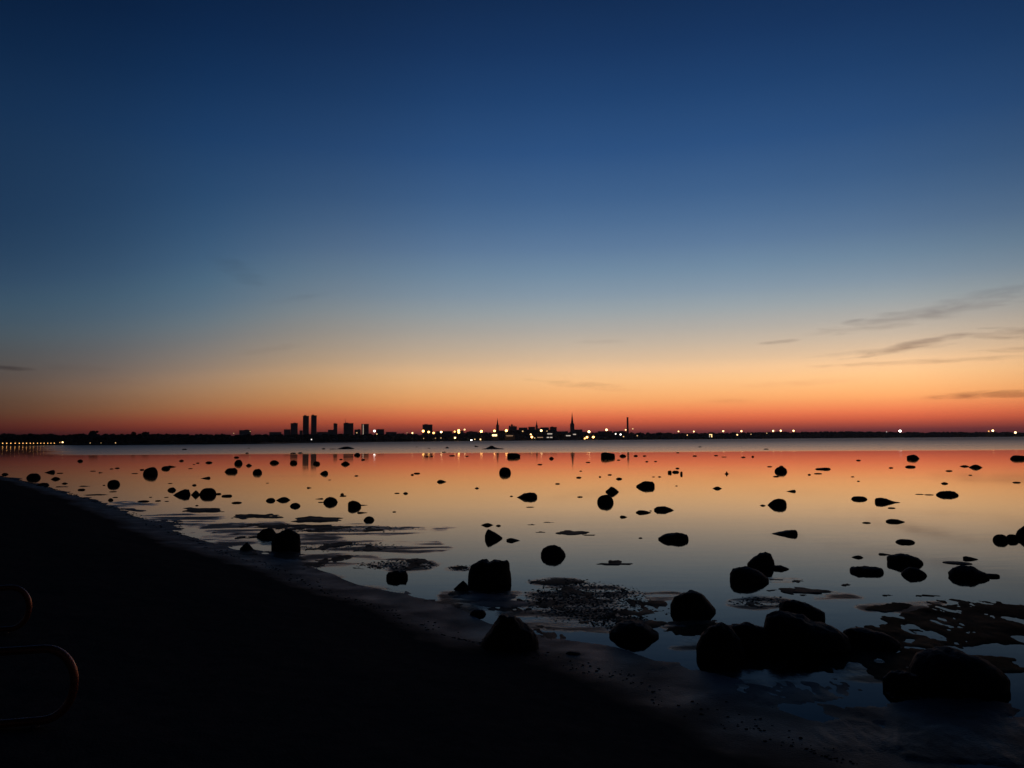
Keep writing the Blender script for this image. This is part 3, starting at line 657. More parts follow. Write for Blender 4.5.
 (743.4, 457.4, 4.2, .9, 'dome', 'left one of two specks right of the tiny spike', 1),
 (752.8, 456.9, 2.6, 1.3, 'dome', 'right taller one of two specks right of the tiny spike', 1),
 (700, 447.2, 3.2, .8, 'flat', 'stone far out in the ruffled water under the lit hut', 1),
 (766, 449.5, 4.8, .9, 'flat', 'stone far out in the ruffled water under the close lamps', 1),
 (780.8, 471.8, 12, 5, 'ball', 'ball of rock wearing a knob right of the tiny spike', 0),
 (781.4, 467.2, 4.6, 1.6, 'dome', 'knob on the back of the ball of rock', 1),
 (776, 476.7, 5.8, .9, 'flat', 'flat stone in front of the ball of rock', 1),
 (769.6, 466.8, 5, .7, 'flat', 'flake left of the ball of rock with a knob', 1),
 (791, 491.5, 9, 2, 'tl', 'stone with a left tip above the round pointed rock', 0),
 (777, 505.4, 18, 6.9, [(-1, .05), (-.7, .5), (-.3, .85), (.2, 1), (.6, .95), (.9, .65), (1, .3)], 'round rock pointed at its left end', 0),
 (784.6, 534, 24, 4, [(-1, .03), (-.4, .45), (.2, .85), (.6, 1), (.9, .9), (1, .5)], 'wedge of rock with a long left point', 0),
 (823, 469.3, 14, 1.8, [(-1, .5), (-.3, .75), (.4, 1), (.8, .9), (1, .4)], 'long low stone right of the ball of rock with a knob', 0),
 (818, 473.8, 8, .8, 'flat', 'flat stone just below the long low one', 1),
 (809.3, 474.9, 3.2, 1, 'dome', 'speck left below the long low stone', 1),
 (859.2, 499.3, 14.8, 3, 'flat', 'smooth oval stone left of the long-tailed rock', 0),
 (887.3, 502.3, 23, 4.4, [(-1, .6), (-.85, .92), (-.5, 1), (-.1, .85), (.3, .45), (.6, .18), (1, .04)], 'long-tailed rock with its thin end to the right', 0),
 (891.5, 508.2, 7.2, .9, 'flat', 'flat stone just below the long-tailed rock', 1),
 (895.2, 521.8, 17, 2.7, [(-1, .4), (-.7, .9), (-.3, 1), (.3, .85), (1, .2)], 'flat rock straight below the long-tailed one', 0),
 (866.5, 523, 8, 1, 'flat', 'small flat stone left of the one under the long-tailed rock', 1),
 (905.2, 542.4, 17.6, 3.1, 'flat', 'bean-shaped stone above the big stacked couple', 0),
 (857.5, 557.5, 10.6, 2.1, [(-1, .1), (-.4, .7), (.1, 1), (.6, .8), (1, .1)], 'small stone above the box-ended slab', 0),
 (885, 554.6, 12, 1.5, 'tr', 'thin stone at the upper left of the big stacked couple', 0),
 (866.4, 572, 31, 5.4, 'box', 'box-ended slab alone left of the big stacked couple', 0),
 (905, 563, 32, 8.4, [(-1, .6), (-.85, .9), (-.3, 1), (.2, .95), (.6, .72), (.9, .35), (1, .15)], 'larger rear rock of the big stacked couple', 0),
 (914, 575, 23, 7, 'dome', 'smaller front rock of the big stacked couple', 0),
 (968.5, 576.6, 35, 9.4, [(-1, .35), (-.75, .75), (-.3, 1), (.15, 1), (.6, .65), (1, .3)], 'turtle-backed boulder with a low neck to its right', 0),
 (991, 576.4, 15, 2.8, 'box', 'low neck of rock right of the turtle-backed boulder', 0),
 (970.6, 559.2, 13.2, 2.7, [(-1, .7), (-.6, 1), (0, .8), (.5, .45), (1, .1)], 'small right-tipped stone above the turtle-backed boulder', 0),
 (957.2, 563.2, 26, 1.0, 'flat', 'thin plank-like ledge above the turtle-backed boulder', 0),
 (1000.8, 540.8, 14, 6.3, 'ball', 'left round rock of the chain at the right edge', 0),
 (1012.3, 540, 12, 5.4, 'flat', 'middle rock of the chain at the right edge', 0),
 (1027, 537, 19, 10.8, 'dome', 'tallest rock of the chain cut by the right edge', 0),
 (913, 458.8, 11.2, 4, [(-1, .7), (-.7, .9), (-.2, .95), (.2, 1), (.6, .7), (1, .15)], 'squarish rock high in the red reflection on the right', 0),
 (910.3, 467.1, 9.4, 1.7, 'flat', 'flat stone just below the squarish right rock', 0),
 (949, 471.1, 6.2, 1, 'flat', 'tiny stone left below the linked couple', 1),
 (964.5, 466.5, 9, 1.4, 'lens', 'thin left one of the linked couple on the right', 0),
 (975.6, 467.6, 12.4, 3, 'lens', 'thick right one of the linked couple on the right', 0),
 (970.4, 475.3, 3.4, .6, 'flat', 'speck straight under the linked couple', 1),
 (944.6, 483.7, 6.4, 1.5, 'dome', 'small stone straight above the large oval rock', 1),
 (947.4, 495.2, 19.8, 4.1, 'flat', 'large oval rock in the golden water on the right', 0),
 (919.5, 494.4, 8, .5, 'flat', 'left half of the thin ledge beside the large oval rock', 1),
 (929, 494.9, 8.6, .6, 'flat', 'right half of the thin ledge beside the large oval rock', 1),
 (1016.6, 482.7, 7.2, 1, 'flat', 'flat stone alone near the right edge in golden water', 1),
 (1018.6, 459.1, 14.6, 3.7, 'flat', 'smooth rock high at the right edge in the red reflection', 0),
 (858.4, 460.6, 4.4, 1, 'dome', 'tiny stone high between long low stone and squarish rock', 1),
 (891, 468, 4.2, .9, 'flat', 'tiny stone left of the flat one under the squarish rock', 1),
 (852.6, 476.9, 3.2, .6, 'flat', 'upper speck of two above the smooth oval stone', 1),
 (858.4, 481.3, 3, .7, 'dome', 'lower speck of two above the smooth oval stone', 1),
 (553, 555.6, 24.6, 10.4, [(-1, .3), (-.8, .75), (-.3, 1), (.15, .98), (.6, .75), (.9, .4), (1, .15)], 'rounded boulder alone in open water right of the angular block', 0),
 (779.2, 568.8, 18.4, 3.3, [(-1, .4), (-.4, .9), (.1, 1), (.6, .6), (1, .1)], 'low pointed rock at the right foot of the slanting boulder', 0),
]
for i, (px, py, w, h, kd, lab) in enumerate(BOULDERS):
    make_stone('boulder', px, py, w, h, kd, lab, GS, 11+i*7, front=True)
for i, (px, py, w, h, kd, lab, far) in enumerate(STONES):
    make_stone('stone' if w < 11 else 'boulder', px, py, w, h, kd, lab, GF if far else GS, 301+i*3)


# ------------------------------------------------------------------ seaweed that lies in tufts on the shoals, and the wrack along the water's edge
def tufts(name, spots, size, m):
    V, Fc = [], []
    for (x, y, z, s) in spots:
        n = 5; b0 = len(V); ph = rng.uniform(0, 6.28); st = rng.uniform(.5, 1.0)
        hgt = s*rng.uniform(.18, .42)
        for k in range(n):
            r = s*rng.uniform(.6, 1.1); th = ph+k*2*math.pi/n
            V.append((x+r*math.cos(th)*1.5, y+r*math.sin(th)*st, z-.01))
        for k in range(n):
            r = s*rng.uniform(.2, .55); th = ph+k*2*math.pi/n+.4
            V.append((x+r*math.cos(th)*1.5, y+r*math.sin(th)*st, z+hgt*rng.uniform(.5, 1)))
        for k in range(n):
            Fc.append((b0+k, b0+(k+1) % n, b0+n+(k+1) % n, b0+n+k))
        Fc.append(tuple(b0+n+k for k in range(n)))
    return from_arrays(name, V, Fc, m)
spots = []
TP = [(588, 602, 66, 20, 2200), (620, 622, 38, 8, 500), (400, 565, 42, 5, 420), (462, 568, 14, 3, 120), (345, 547, 56, 5, 260), (345, 529, 84, 3.4, 260), (762, 602, 32, 6, 200), (560, 582, 34, 4, 240), (690, 612, 30, 10, 50)]
for (cx, cy, rx, ry, n) in TP:
    c = on_level(cx, cy); nn = on_level(cx, cy+ry); ff = on_level(cx, cy-ry); kx = rx/F*c.y; ky = (ff.y-nn.y)/2; ym = (ff.y+nn.y)/2
    for _ in range(n):
        a = rng.uniform(0, 6.283); q = math.sqrt(rng.random())*rng.uniform(.75, 1.08)
        dy = q*math.sin(a)*ky; x = c.x+q*math.cos(a)*kx + dy*c.x/c.y; y = ym+dy
        s = rng.uniform(.008, .026)*(.5+ym/22)
        spots.append((x, y, 0.0, s))
o = tufts('seaweed', spots, 1, m_weed); tag(o, 'dark tufts of seaweed breaking the surface of the shallows', 'seaweed', kind='stuff')
spots = []
for a_, b_ in zip(SH[1:-3], SH[2:-2]):
    L = float(np.hypot(*(b_-a_)))
    for _ in range(int(18+L*5)):
        t_ = rng.random(); q = rng.gauss(.1, .35)
        d_ = (b_-a_)/L; x = a_[0]+d_[0]*L*t_ - (d_[1])*-q*-1; y = a_[1]+d_[1]*L*t_ + d_[0]*-q
        spots.append((x, y, max(ground(x, y), 0)+.002, rng.uniform(.008, .03)*(.6+math.hypot(x, y)/40)))
o = tufts('beach_wrack', spots, 1, m_weed); tag(o, 'dark line of seaweed wrack washed up along the edge of the sand', 'seaweed', kind='stuff')

# ------------------------------------------------------------------ far shore
DPX = [-700, -200, 0, 128, 256, 300, 355, 396, 500, 615, 750, 924, 1100, 1300, 1800]
DD = [900, 1200, 1300, 1020, 1050, 1400, 1700, 2200, 2900, 3300, 3600, 4000, 4200, 4500, 5200]
TPX = [-700, -60, 0, 60, 100, 140, 200, 280, 330, 400, 430, 470, 505, 520, 555, 575, 590, 610, 640, 700, 760, 850, 870, 900, 1024, 1800]
TY = [432, 432.6, 432.8, 433.4, 433.2, 433, 433.6, 434, 433.4, 433.2, 433, 432.2, 431, 429.2, 429.2, 431, 432, 431.6, 432.2, 432.6, 431.6, 430.8, 431, 431.6, 431.6, 431]
def shoreD(px): return float(np.interp(px, DPX, DD))
def treetop(px, D): return at_range(px, float(np.interp(px, TPX, TY)), D).z
V = []; Fc = []; cols = list(range(-300, 1401, 20))
prof_ = [(0, -.5), (4, 2.2), (320, 2.8), (420, .35), (900, .55), (1500, .4)]
for px in cols:
    D = shoreD(px)
    d0 = ray(px, 440); d0.z = 0; d0 /= d0.y
    th = treetop(px, D+380)
    for (q, z) in prof_:
        zz = z if q <= 320 else max(z*th, 3)
        V.append((EYE.x+d0.x*(D+q), D+q, zz))
k = len(prof_)
for i in range(len(cols)-1):
    for j in range(k-1):
        Fc.append((i*k+j, (i+1)*k+j, (i+1)*k+j+1, i*k+j+1))
tag(from_arrays('far_shore', V, Fc, m_land), kind='structure')

def ico_template():
    bm = bmesh.new(); bmesh.ops.create_icosphere(bm, subdivisions=2, radius=1)
    v = np.array([q.co[:] for q in bm.verts]); f = np.array([[q.index for q in fc.verts] for fc in bm.faces]); bm.free(); return v, f
IV, IF = ico_template()
def blobs(items, seed):
    rs = np.random.RandomState(seed); VV, FF = [], []
    for n_, (x, y, z, rx, rz) in enumerate(items):
        v_ = IV*np.array([rx, rx, rz])*rs.uniform(.7, 1.22, (len(IV), 1)) + np.array([x, y, z])
        VV.append(v_); FF.append(IF+n_*len(IV))
    return np.vstack(VV), np.vstack(FF)
items = []
px = -120.0
while px < 1150:
    D = shoreD(px)
    for row in range(4):
        q = 330+row*55+rng.uniform(-20, 20)
        Dq = D+q; ttop = treetop(px, D+380)*(rng.uniform(.62, 1.0) if row > 0 else rng.uniform(.45, .85))
        hgt = rng.uniform(5, 9)*(D/1600)**.5
        d0 = ray(px, 440); d0 /= d0.y
        items.append((EYE.x+d0.x*Dq, Dq, ttop-hgt*.8, hgt*rng.uniform(.7, 1.3), hgt*.8))
        if rng.random() < .6: items.append((EYE.x+d0.x*Dq+rng.uniform(-6, 6), Dq, ttop*.5, hgt*1.2, hgt))
    px += rng.uniform(1.2, 2.6)
vv, ff = blobs(items, 5)
o = from_arrays('far_wood', vv, ff, m_tree); tag(o, 'dark wooded strip along the far side of the bay', 'trees', kind='stuff')
# shrubs on the quay edge hide the bare ground
items = []
px = -120.0
while px < 1150:
    D = shoreD(px); d0 = ray(px, 440); d0 /= d0.y
    Dq = D+rng.uniform(40, 300); hh = rng.uniform(1.5, 4.5)*(D/1500)
    items.append((EYE.x+d0.x*Dq, Dq, 2.2+hh*.5, hh*1.6, hh)); px += rng.uniform(.8, 1.8)
vv, ff = blobs(items, 6)
o = from_arrays('shore_scrub', vv, ff, m_tree); tag(o, 'low dark scrub along the far waterline', 'scrub', kind='stuff')

def far_tree(px, py, wpx, label):
    D = shoreD(px)+390; topz = at_range(px, py, D).z; base = at_range(px, 440, D); W = wpx/F*D/2
    root = thing('tree', label, 'tree', (base.x, D, 3.0), 'trees that stand above the far wood')
    H = topz-3
    bm = bmesh.new(); bm_rings(bm, [(W*.14, 0), (W*.1, H*.5), (W*.03, H*.9)], 8); from_bm('trunk', bm, m_bark, root)
    it = [(rng.gauss(0, W*.42), rng.gauss(0, W*.42), H*rng.uniform(.5, .92), W*rng.uniform(.22, .4), W*rng.uniform(.2, .34)) for _ in range(46)]
    v_, f_ = blobs(it, int(px)); from_arrays('crown', v_, f_, m_tree, root)
far_tree(93, 430.6, 9, 'broad bushy tree rising highest above the wood beyond the lamp row')
far_tree(133.5, 431.6, 6, 'small round tree left of its pair above the far wood')
far_tree(145, 431.4, 7, 'wider round tree right of its pair above the far wood')

# ------------------------------------------------------------------ the city across the bay
def building(name, px0, px1, ytop, label, cat='building', D=None, m=m_wall, kind='slab', depth=None, group='buildings of the far skyline'):
    D = D or 4300
    c = at_range((px0+px1)/2, 440, D); W = (px1-px0)/F*D; H = at_range((px0+px1)/2, ytop, D).z-3
    dp = depth or max(W*.7, 14)
    root = thing(name, label, cat, (c.x, D, 3), group, -math.atan2(c.x, D))
    root['_dims'] = (W, H, dp)
    return root, W, H, dp
def slab(px0, px1, ytop, label, m=m_wall, parapet=True, plant=True, D=None, name='office_block', cat='building'):
    root, W, H, dp = building(name, px0, px1, ytop, label, cat, D, m)
    cap = min(.05*H, 4)
    bm = bmesh.new(); bm_box(bm, -W/2, W/2, -dp/2, dp/2, 0, H-cap); from_bm('wall', bm, m, root)
    bm = bmesh.new(); bm_box(bm, -W/2-.5, W/2+.5, -dp/2-.5, dp/2+.5, H-cap+.003, H); from_bm('roof', bm, m_copper, root)
    if plant:
        bm = bmesh.new(); s = rng.uniform(-.2, .2)*W; bm_box(bm, s-W*.18, s+W*.18, -dp*.2, dp*.2, H+.003, H+max(2.5, H*.03)); from_bm('roof_plant_room', bm, m_wall, root)
    nfl = max(2, int(H/4)); bm = bmesh.new()
    for i in range(nfl-1):
        z = 2.5+i*(H-cap-3)/nfl
        bm_box(bm, -W/2+1, W/2-1, -dp/2-.25, -dp/2-.003, z, z+1.6)
    from_bm('window_bands', bm, m_glass, root)
    return root, W, H, dp
def mast(root, H, h, x=0, r=.8, y=0):
    bm = bmesh.new(); bm_rings(bm, [(r, H), (r*.5, H+h*.6), (r*.2, H+h)], 6, x, y); from_bm('mast', bm, m_pole, root)
slab(239.5, 250.5, 430.2, 'low wide block on the far shore well left of the tall towers')
slab(284, 290.2, 429.4, 'short annex block leaning on the left side of the mid-height tower', plant=False)
slab(290.6, 297.4, 423.2, 'mid-height office tower standing just left of the twin towers', m_glass)
slab(299.5, 302.4, 430.4, 'narrow low block wedged before the left twin tower', plant=False, D=4250)
t1 = slab(302.8, 308.6, 415.9, 'left one of the two tall twin hotel towers', m_glass, name='twin_tower')
t2 = slab(311.0, 316.4, 415.4, 'right one of the two tall twin hotel towers', m_glass, name='twin_tower')
slab(317, 330, 432, 'long low block to the right of the twin towers', plant=False, D=4350)
slab(328, 333.4, 429.8, 'stepped shoulder block on the left of the slim tower', plant=False)
slab(333.5, 337.2, 423.6, 'slim tower with a stepped shoulder between twin towers and masted tower')
r_, W_, H_, d_ = slab(343.6, 353.2, 423.2, 'wide tower carrying a short mast on its left roof corner', m_glass)
mast(r_, H_, at_range(345, 418.4, 4300).z-3-H_, -W_*.32, 1.6)
r_, W_, H_, d_ = slab(361.4, 368.6, 424.0, 'square tower with a lit vertical strip on its facade', plant=False)
bm = bmesh.new(); bm_box(bm, -W_*.29, -W_*.20, -d_/2-.8, -d_/2-.26, H_*.25, H_*.97); from_bm('light_strip', bm, emit('strip_light', (1, .75, .55), .45), r_)
slab(376.5, 384, 429.2, 'low flat block behind the bright lamp at the right of the towers', plant=False)
slab(422.6, 432.4, 424.6, 'dark box of a building above the three close lamps', D=4300)
slab(269.5, 281, 432.1, 'very low roof between the low wide block and the annex', plant=False, D=4350, name='warehouse')
slab(354.5, 360.6, 429.6, 'small block in the gap before the strip-lit square tower', D=4350)
slab(386, 396.5, 432.0, 'low roof trailing off to the right of the low flat block', plant=False, D=4320, name='warehouse')
slab(455.5, 463.5, 430.8, 'small block behind the doubled tall light', D=4350)
slab(466.5, 477.5, 431.7, 'low stepped roof just left of the big lamp by the thin spire', plant=True, D=4350)
slab(613.5, 625.5, 431.4, 'low engine hall against the left of the brick chimney', plant=True, D=4000, name='warehouse')
slab(436, 452, 431.2, 'long low port shed among the lamps', plant=False, D=3600, name='port_shed')
slab(509, 517, 426.4, 'hill-top block beside the onion domes', plant=False)
slab(519, 527.5, 427.6, 'left hill-top house row below the small tower', m_wall, plant=False)
slab(528.5, 535.2, 426.8, 'middle hill-top house row left of the small tower', plant=False)
slab(540.5, 549, 427.4, 'hill-top house row right of the small tower', plant=False)
slab(550, 556.8, 427.0, 'right end house of the hill-top row', plant=True)
slab(557.5, 568, 431.4, 'low dark block filling the gap before the tallest spire', plant=False)
slab(576, 587, 431.8, 'low dark block on the right of the tallest spire', plant=False)
slab(598, 612, 431.2, 'long dark warehouse under a single lamp left of the chimney', plant=False, name='warehouse')
# the hill the old town stands on
V = []; Fc = []
for i, px in enumerate(range(498, 567, 2)):
    hz = at_range(px, np.interp(px, [498, 508, 520, 555, 566], [437, 430.5, 429.2, 429.3, 437]), 4260).z
    for (q, s) in ((-160, .0), (-30, .9), (120, 1), (300, .1)):
        p = at_range(px, 440, 4260+q); V.append((p.x, 4260+q, 2.6+max(hz-2.6, 0)*s))
for i in range(len(V)//4-1):
    for j in range(3): Fc.append((i*4+j, i*4+4+j, i*4+5+j, i*4+1+j))
tag(from_arrays('old_town_hill', V, Fc, m_land, smooth=True), kind='structure')

def church(px, ytip, yeave, ybody, wt, wn, label, D=4300, m=m_copper):
    c = at_range(px, 440, D)
    root = thing('church', label, 'church', (c.x, D, 3), 'church spires of the far skyline', -math.atan2(c.x, D))
    z = lambda y: at_range(px, y, D).z-3
    T = wt/F*D/2; Nn = wn/F*D
    bm = bmesh.new(); bm_box(bm, -T, T, -T, T, 0, z(yeave)); from_bm('tower', bm, m_wall, root)
    H0, H1 = z(yeave), z(ytip)
    bm = bmesh.new(); bm_rings(bm, [(T*1.05, H0+.003), (T*.62, H0+(H1-H0)*.12), (T*.36, H0+(H1-H0)*.5), (T*.08, H1-(H1-H0)*.04)], 8); from_bm('spire', bm, m, root)
    bm = bmesh.new(); bm_rings(bm, [(.35, H1-(H1-H0)*.05), (.3, H1)], 6); bm_box(bm, -1.5, 1.5, -.2, .2, H1-2.4, H1-1.9); from_bm('cross', bm, m_pole, root)
    nb = z(ybody); bm = bmesh.new(); bm_box(bm, T+.01, T+Nn, -T*1.4, T*1.4, 0, nb*.62); from_bm('nave', bm, m_wall, root)
    bm = bmesh.new()
    vs = [bm.verts.new(p) for p in ((T+.01, -T*1.5, nb*.62+.003), (T+Nn, -T*1.5, nb*.62+.003), (T+Nn, T*1.5, nb*.62+.003), (T+.01, T*1.5, nb*.62+.003), (T+.01, 0, nb), (T+Nn, 0, nb))]
    for q in ((0, 1, 5, 4), (2, 3, 4, 5), (0, 4, 3), (1, 2, 5), (0, 3, 2, 1)): bm.faces.new([vs[i] for i in q])
    from_bm('roof', bm, m_tile, root)
church(572.4, 412.6, 424.2, 429.6, 4.2, 8, 'tallest church on the skyline with a needle spire on a square tower')
church(497.6, 418.2, 425.2, 430.6, 2.8, 7, 'small church with a thin spire above the lit terminal')
church(536.8, 420.6, 425.6, 428.4, 2.2, 3, 'short turreted church tower on the old town hill')
# domed cathedral on the hill
c = at_range(512, 440, 4320); root = thing('cathedral', 'cathedral with onion domes on the left shoulder of the old town hill', 'church', (c.x, 4320, 3))
hz = at_range(512, 427, 4320).z-3
bm = bmesh.new(); bm_box(bm, -17, 17, -14, 14, 0, hz); from_bm('wall', bm, m_wall, root)
for dx, s in ((0, 1.25), (-12, .7), (12, .7)):
    bm = bmesh.new(); bm_rings(bm, [(4*s, hz+.003), (4*s, hz+5*s), (5.2*s, hz+7*s), (4.2*s, hz+9.5*s), (1.2*s, hz+12*s), (.3*s, hz+14.5*s)], 10, dx); from_bm('onion_dome', bm, m_copper, root, True)
# power station chimney
c = at_range(627.9, 440, 3900); H = at_range(627.9, 417.2, 3900).z-3; w = 1.9/F*3900/2
root = thing('chimney', 'tall lone brick chimney rising to the right of the spires', 'chimney', (c.x, 3900, 3))
bm = bmesh.new(); bm_rings(bm, [(w*1.3, 0), (w*1.02, H*.5), (w*.9, H-5)], 14); from_bm('shaft', bm, m_brick, root, True)
bm = bmesh.new(); bm_rings(bm, [(w*1.02, H-5+.003), (w*1.02, H)], 14); from_bm('crown_band', bm, m_wall, root)
bm = bmesh.new(); bm_box(bm, -w*3, w*3, w*1.4, w*6, 0, H*.22); from_bm('boiler_house', bm, m_wall, root)

# ferry and port buildings with lit windows
warm = emit('warm_window', (1, .62, .25), 2.2); pale = emit('pale_window', (1, .85, .7), .55); bright = emit('bright_window', (1, .72, .32), 3.0)
dimw = emit('dim_window', (1, .6, .35), .28)
def lit_hall(px0, px1, ytop, strips, label, D=3300, name='terminal_hall', cat='building'):
    cx = (px0+px1)/2; c = at_range(cx, 440, D); W = (px1-px0)/F*D; H = at_range(cx, ytop, D).z-2.5
    root = thing(name, label, cat, (c.x, D, 2.5), 'port buildings with lit windows', -math.atan2(c.x, D))
    bm = bmesh.new(); bm_box(bm, -W/2, W/2, 0, 26, 0, H); from_bm('wall', bm, m_wall, root)
    bm = bmesh.new(); bm_box(bm, -W/2-1, W/2+1, -1, 27, H+.003, H+1.2); from_bm('roof', bm, m_copper, root)
    for (x0, x1, y0, y1, mm) in strips:
        X0 = (x0-cx)/F*D; X1 = (x1-cx)/F*D; Z0 = at_range(cx, y1, D).z-2.5; Z1 = at_range(cx, y0, D).z-2.5
        bm = bmesh.new(); bm_box(bm, X0, X1, -.3, -.003, max(Z0, .4), Z1); from_bm('lit_window', bm, mm, root)
    return root
lit_hall(491, 498.5, 433.4, [(492.2, 497.0, 434.4, 436.2, bright)], 'terminal hall with one bright yellow window band under the thin spire', D=2930)
lit_hall(505, 515, 434, [(506, 513, 435.4, 436.2, dimw)], 'dim hall beside the yellow-lit terminal', D=2940)
lit_hall(708.8, 712.8, 432.6, [(709.4, 712.2, 434.2, 434.9, warm), (709.4, 710.1, 435, 437.2, pale), (711.4, 712.2, 435, 437.2, warm)], 'small hut with a lit frame alone on the right shore', D=3490, name='shore_hut')
lit_hall(564.5, 578, 433.8, [(566, 570.6, 435.2, 436.1, pale), (573.2, 576, 433.9, 434.9, pale)], 'low hall with pale windows at the foot of the tallest spire', D=3140)
c = at_range(546, 440, 2890)
root = thing('ferry', 'moored ferry with pale lit decks below the old town hill', 'ship', (c.x, 2890, 0), None, -math.atan2(c.x, 2890))
W = 22/F*2890; z = lambda y: at_range(546, y, 2890).z
bm = bmesh.new()
sec = [(-.5, .5, 1.0), (-.46, .85, .9), (-.2, 1, .85), (.3, 1, .85), (.5, .1, 1.05)]
L = [[bm.verts.new((u*W, b_*9*s_, zz)) for (s_, zz) in ((-1, z(437.2)*t_), (-.8, -1), (.8, -1), (1, z(437.2)*t_))] for (u, b_, t_) in sec]
for a_, b_ in zip(L, L[1:]):
    for i in range(4): bm.faces.new((a_[i], a_[(i+1) % 4], b_[(i+1) % 4], b_[i]))
bm.faces.new(L[0]); bm.faces.new(L[-1][::-1]); from_bm('hull', bm, m_hull, root)
bm = bmesh.new(); bm_box(bm, -W*.42, W*.3, -7, 7, z(437.1)*.86, z(434.3)); bm_box(bm, -W*.2, W*.26, -6, 6, z(434.28), z(432.4)); from_bm('superstructure', bm, m_hull, root)
for (x0, x1, y0, y1, mm) in ((-8.6, -3, 437.0, 437.8, dimw), (.8, 3.2, 437.0, 437.9, pale), (4, 6.4, 437.0, 437.9, pale), (1.4, 6.2, 433.4, 434.4, pale)):
    bm = bmesh.new(); bm_box(bm, x0/F*2890, x1/F*2890, -9.6, -9.2, z(y1), z(y0)); from_bm('lit_deck', bm, mm, root)
bm = bmesh.new(); bm_rings(bm, [(3, z(432.4)+.01), (2.6, z(431))], 10, W*.1); from_bm('funnel', bm, m_hull, root)

# lamps: masts with a lamp head; px, py, size in px, warmth, strength
def lamp(px, py, s, col, st, label, group, D=None, name='floodlight_mast'):
    D = shoreD(px)+12
    p = at_range(px, py, D); base = 2.4
    base = min(base, p.z-1)
    root = thing(name, label, 'lamp', (p.x, D, base), group)
    H = p.z-base; rr = s/F*D/2
    bm = bmesh.new(); bm_rings(bm, [(.35*D/2500, 0), (.18*D/2500, max(H-rr, .3))], 6); from_bm('pole', bm, m_pole, root)
    bm = bmesh.new(); bmesh.ops.create_icosphere(bm, subdivisions=2, radius=1)
    for q in bm.verts: q.co = Vector((q.co.x*rr, q.co.y*rr*.8, q.co.z*rr*.9+H))
    key = (tuple(col), st)
    if key not in LM: LM[key] = emit('lamp_light', col, st)
    from_bm('lamp_head', bm, LM[key], root, True)
LM = {}
SOD = (1, .48, .13); WRM = (1, .62, .27); WHT = (1, .93, .85)
G1 = 'lamps of the port across the bay'; G2 = 'lamps along the far promenade'; G3 = 'lamps along the right shore'
ORD = 'first second third fourth fifth sixth seventh eighth ninth tenth eleventh twelfth thirteenth fourteenth fifteenth'.split()
for i, x in enumerate([2.7, 6.8, 10.9, 15.2, 19.3, 23, 26.6, 30.3, 33.6, 37.5, 40.8, 44.1, 47.7, 51, 54.3]):
    lamp(x, 443.3-.01*i, .95-.015*i, SOD, 2.6, f'{ORD[i]} lamp from the left in the even promenade row', G2, 1360, 'promenade_lamp')
lamp(59.8, 442.4, .8, SOD, 1.6, 'small dim lamp touching the bright one that ends the promenade row', G2, 1420, 'promenade_lamp')
lamp(62.6, 442.3, 1.5, WRM, 4.5, 'larger bright lamp that closes the right end of the promenade row', G2, 1420, 'promenade_lamp')
lamp(90.2, 443, .8, WRM, .9, 'faint lamp below the broad bushy tree', G2, 1200, 'promenade_lamp')
lamp(101, 443, .7, WRM, .6, 'faintest lamp between the bushy tree and the white lamp', G2, 1200, 'promenade_lamp')
lamp(115.5, 442.9, .9, WRM, 1.2, 'dim lamp just left of the white shore lamp', G2, 1150, 'promenade_lamp')
lamp(121.6, 444, 1.6, WHT, 7, 'bright white lamp alone on the dark left shore', G2, 1150, 'promenade_lamp')
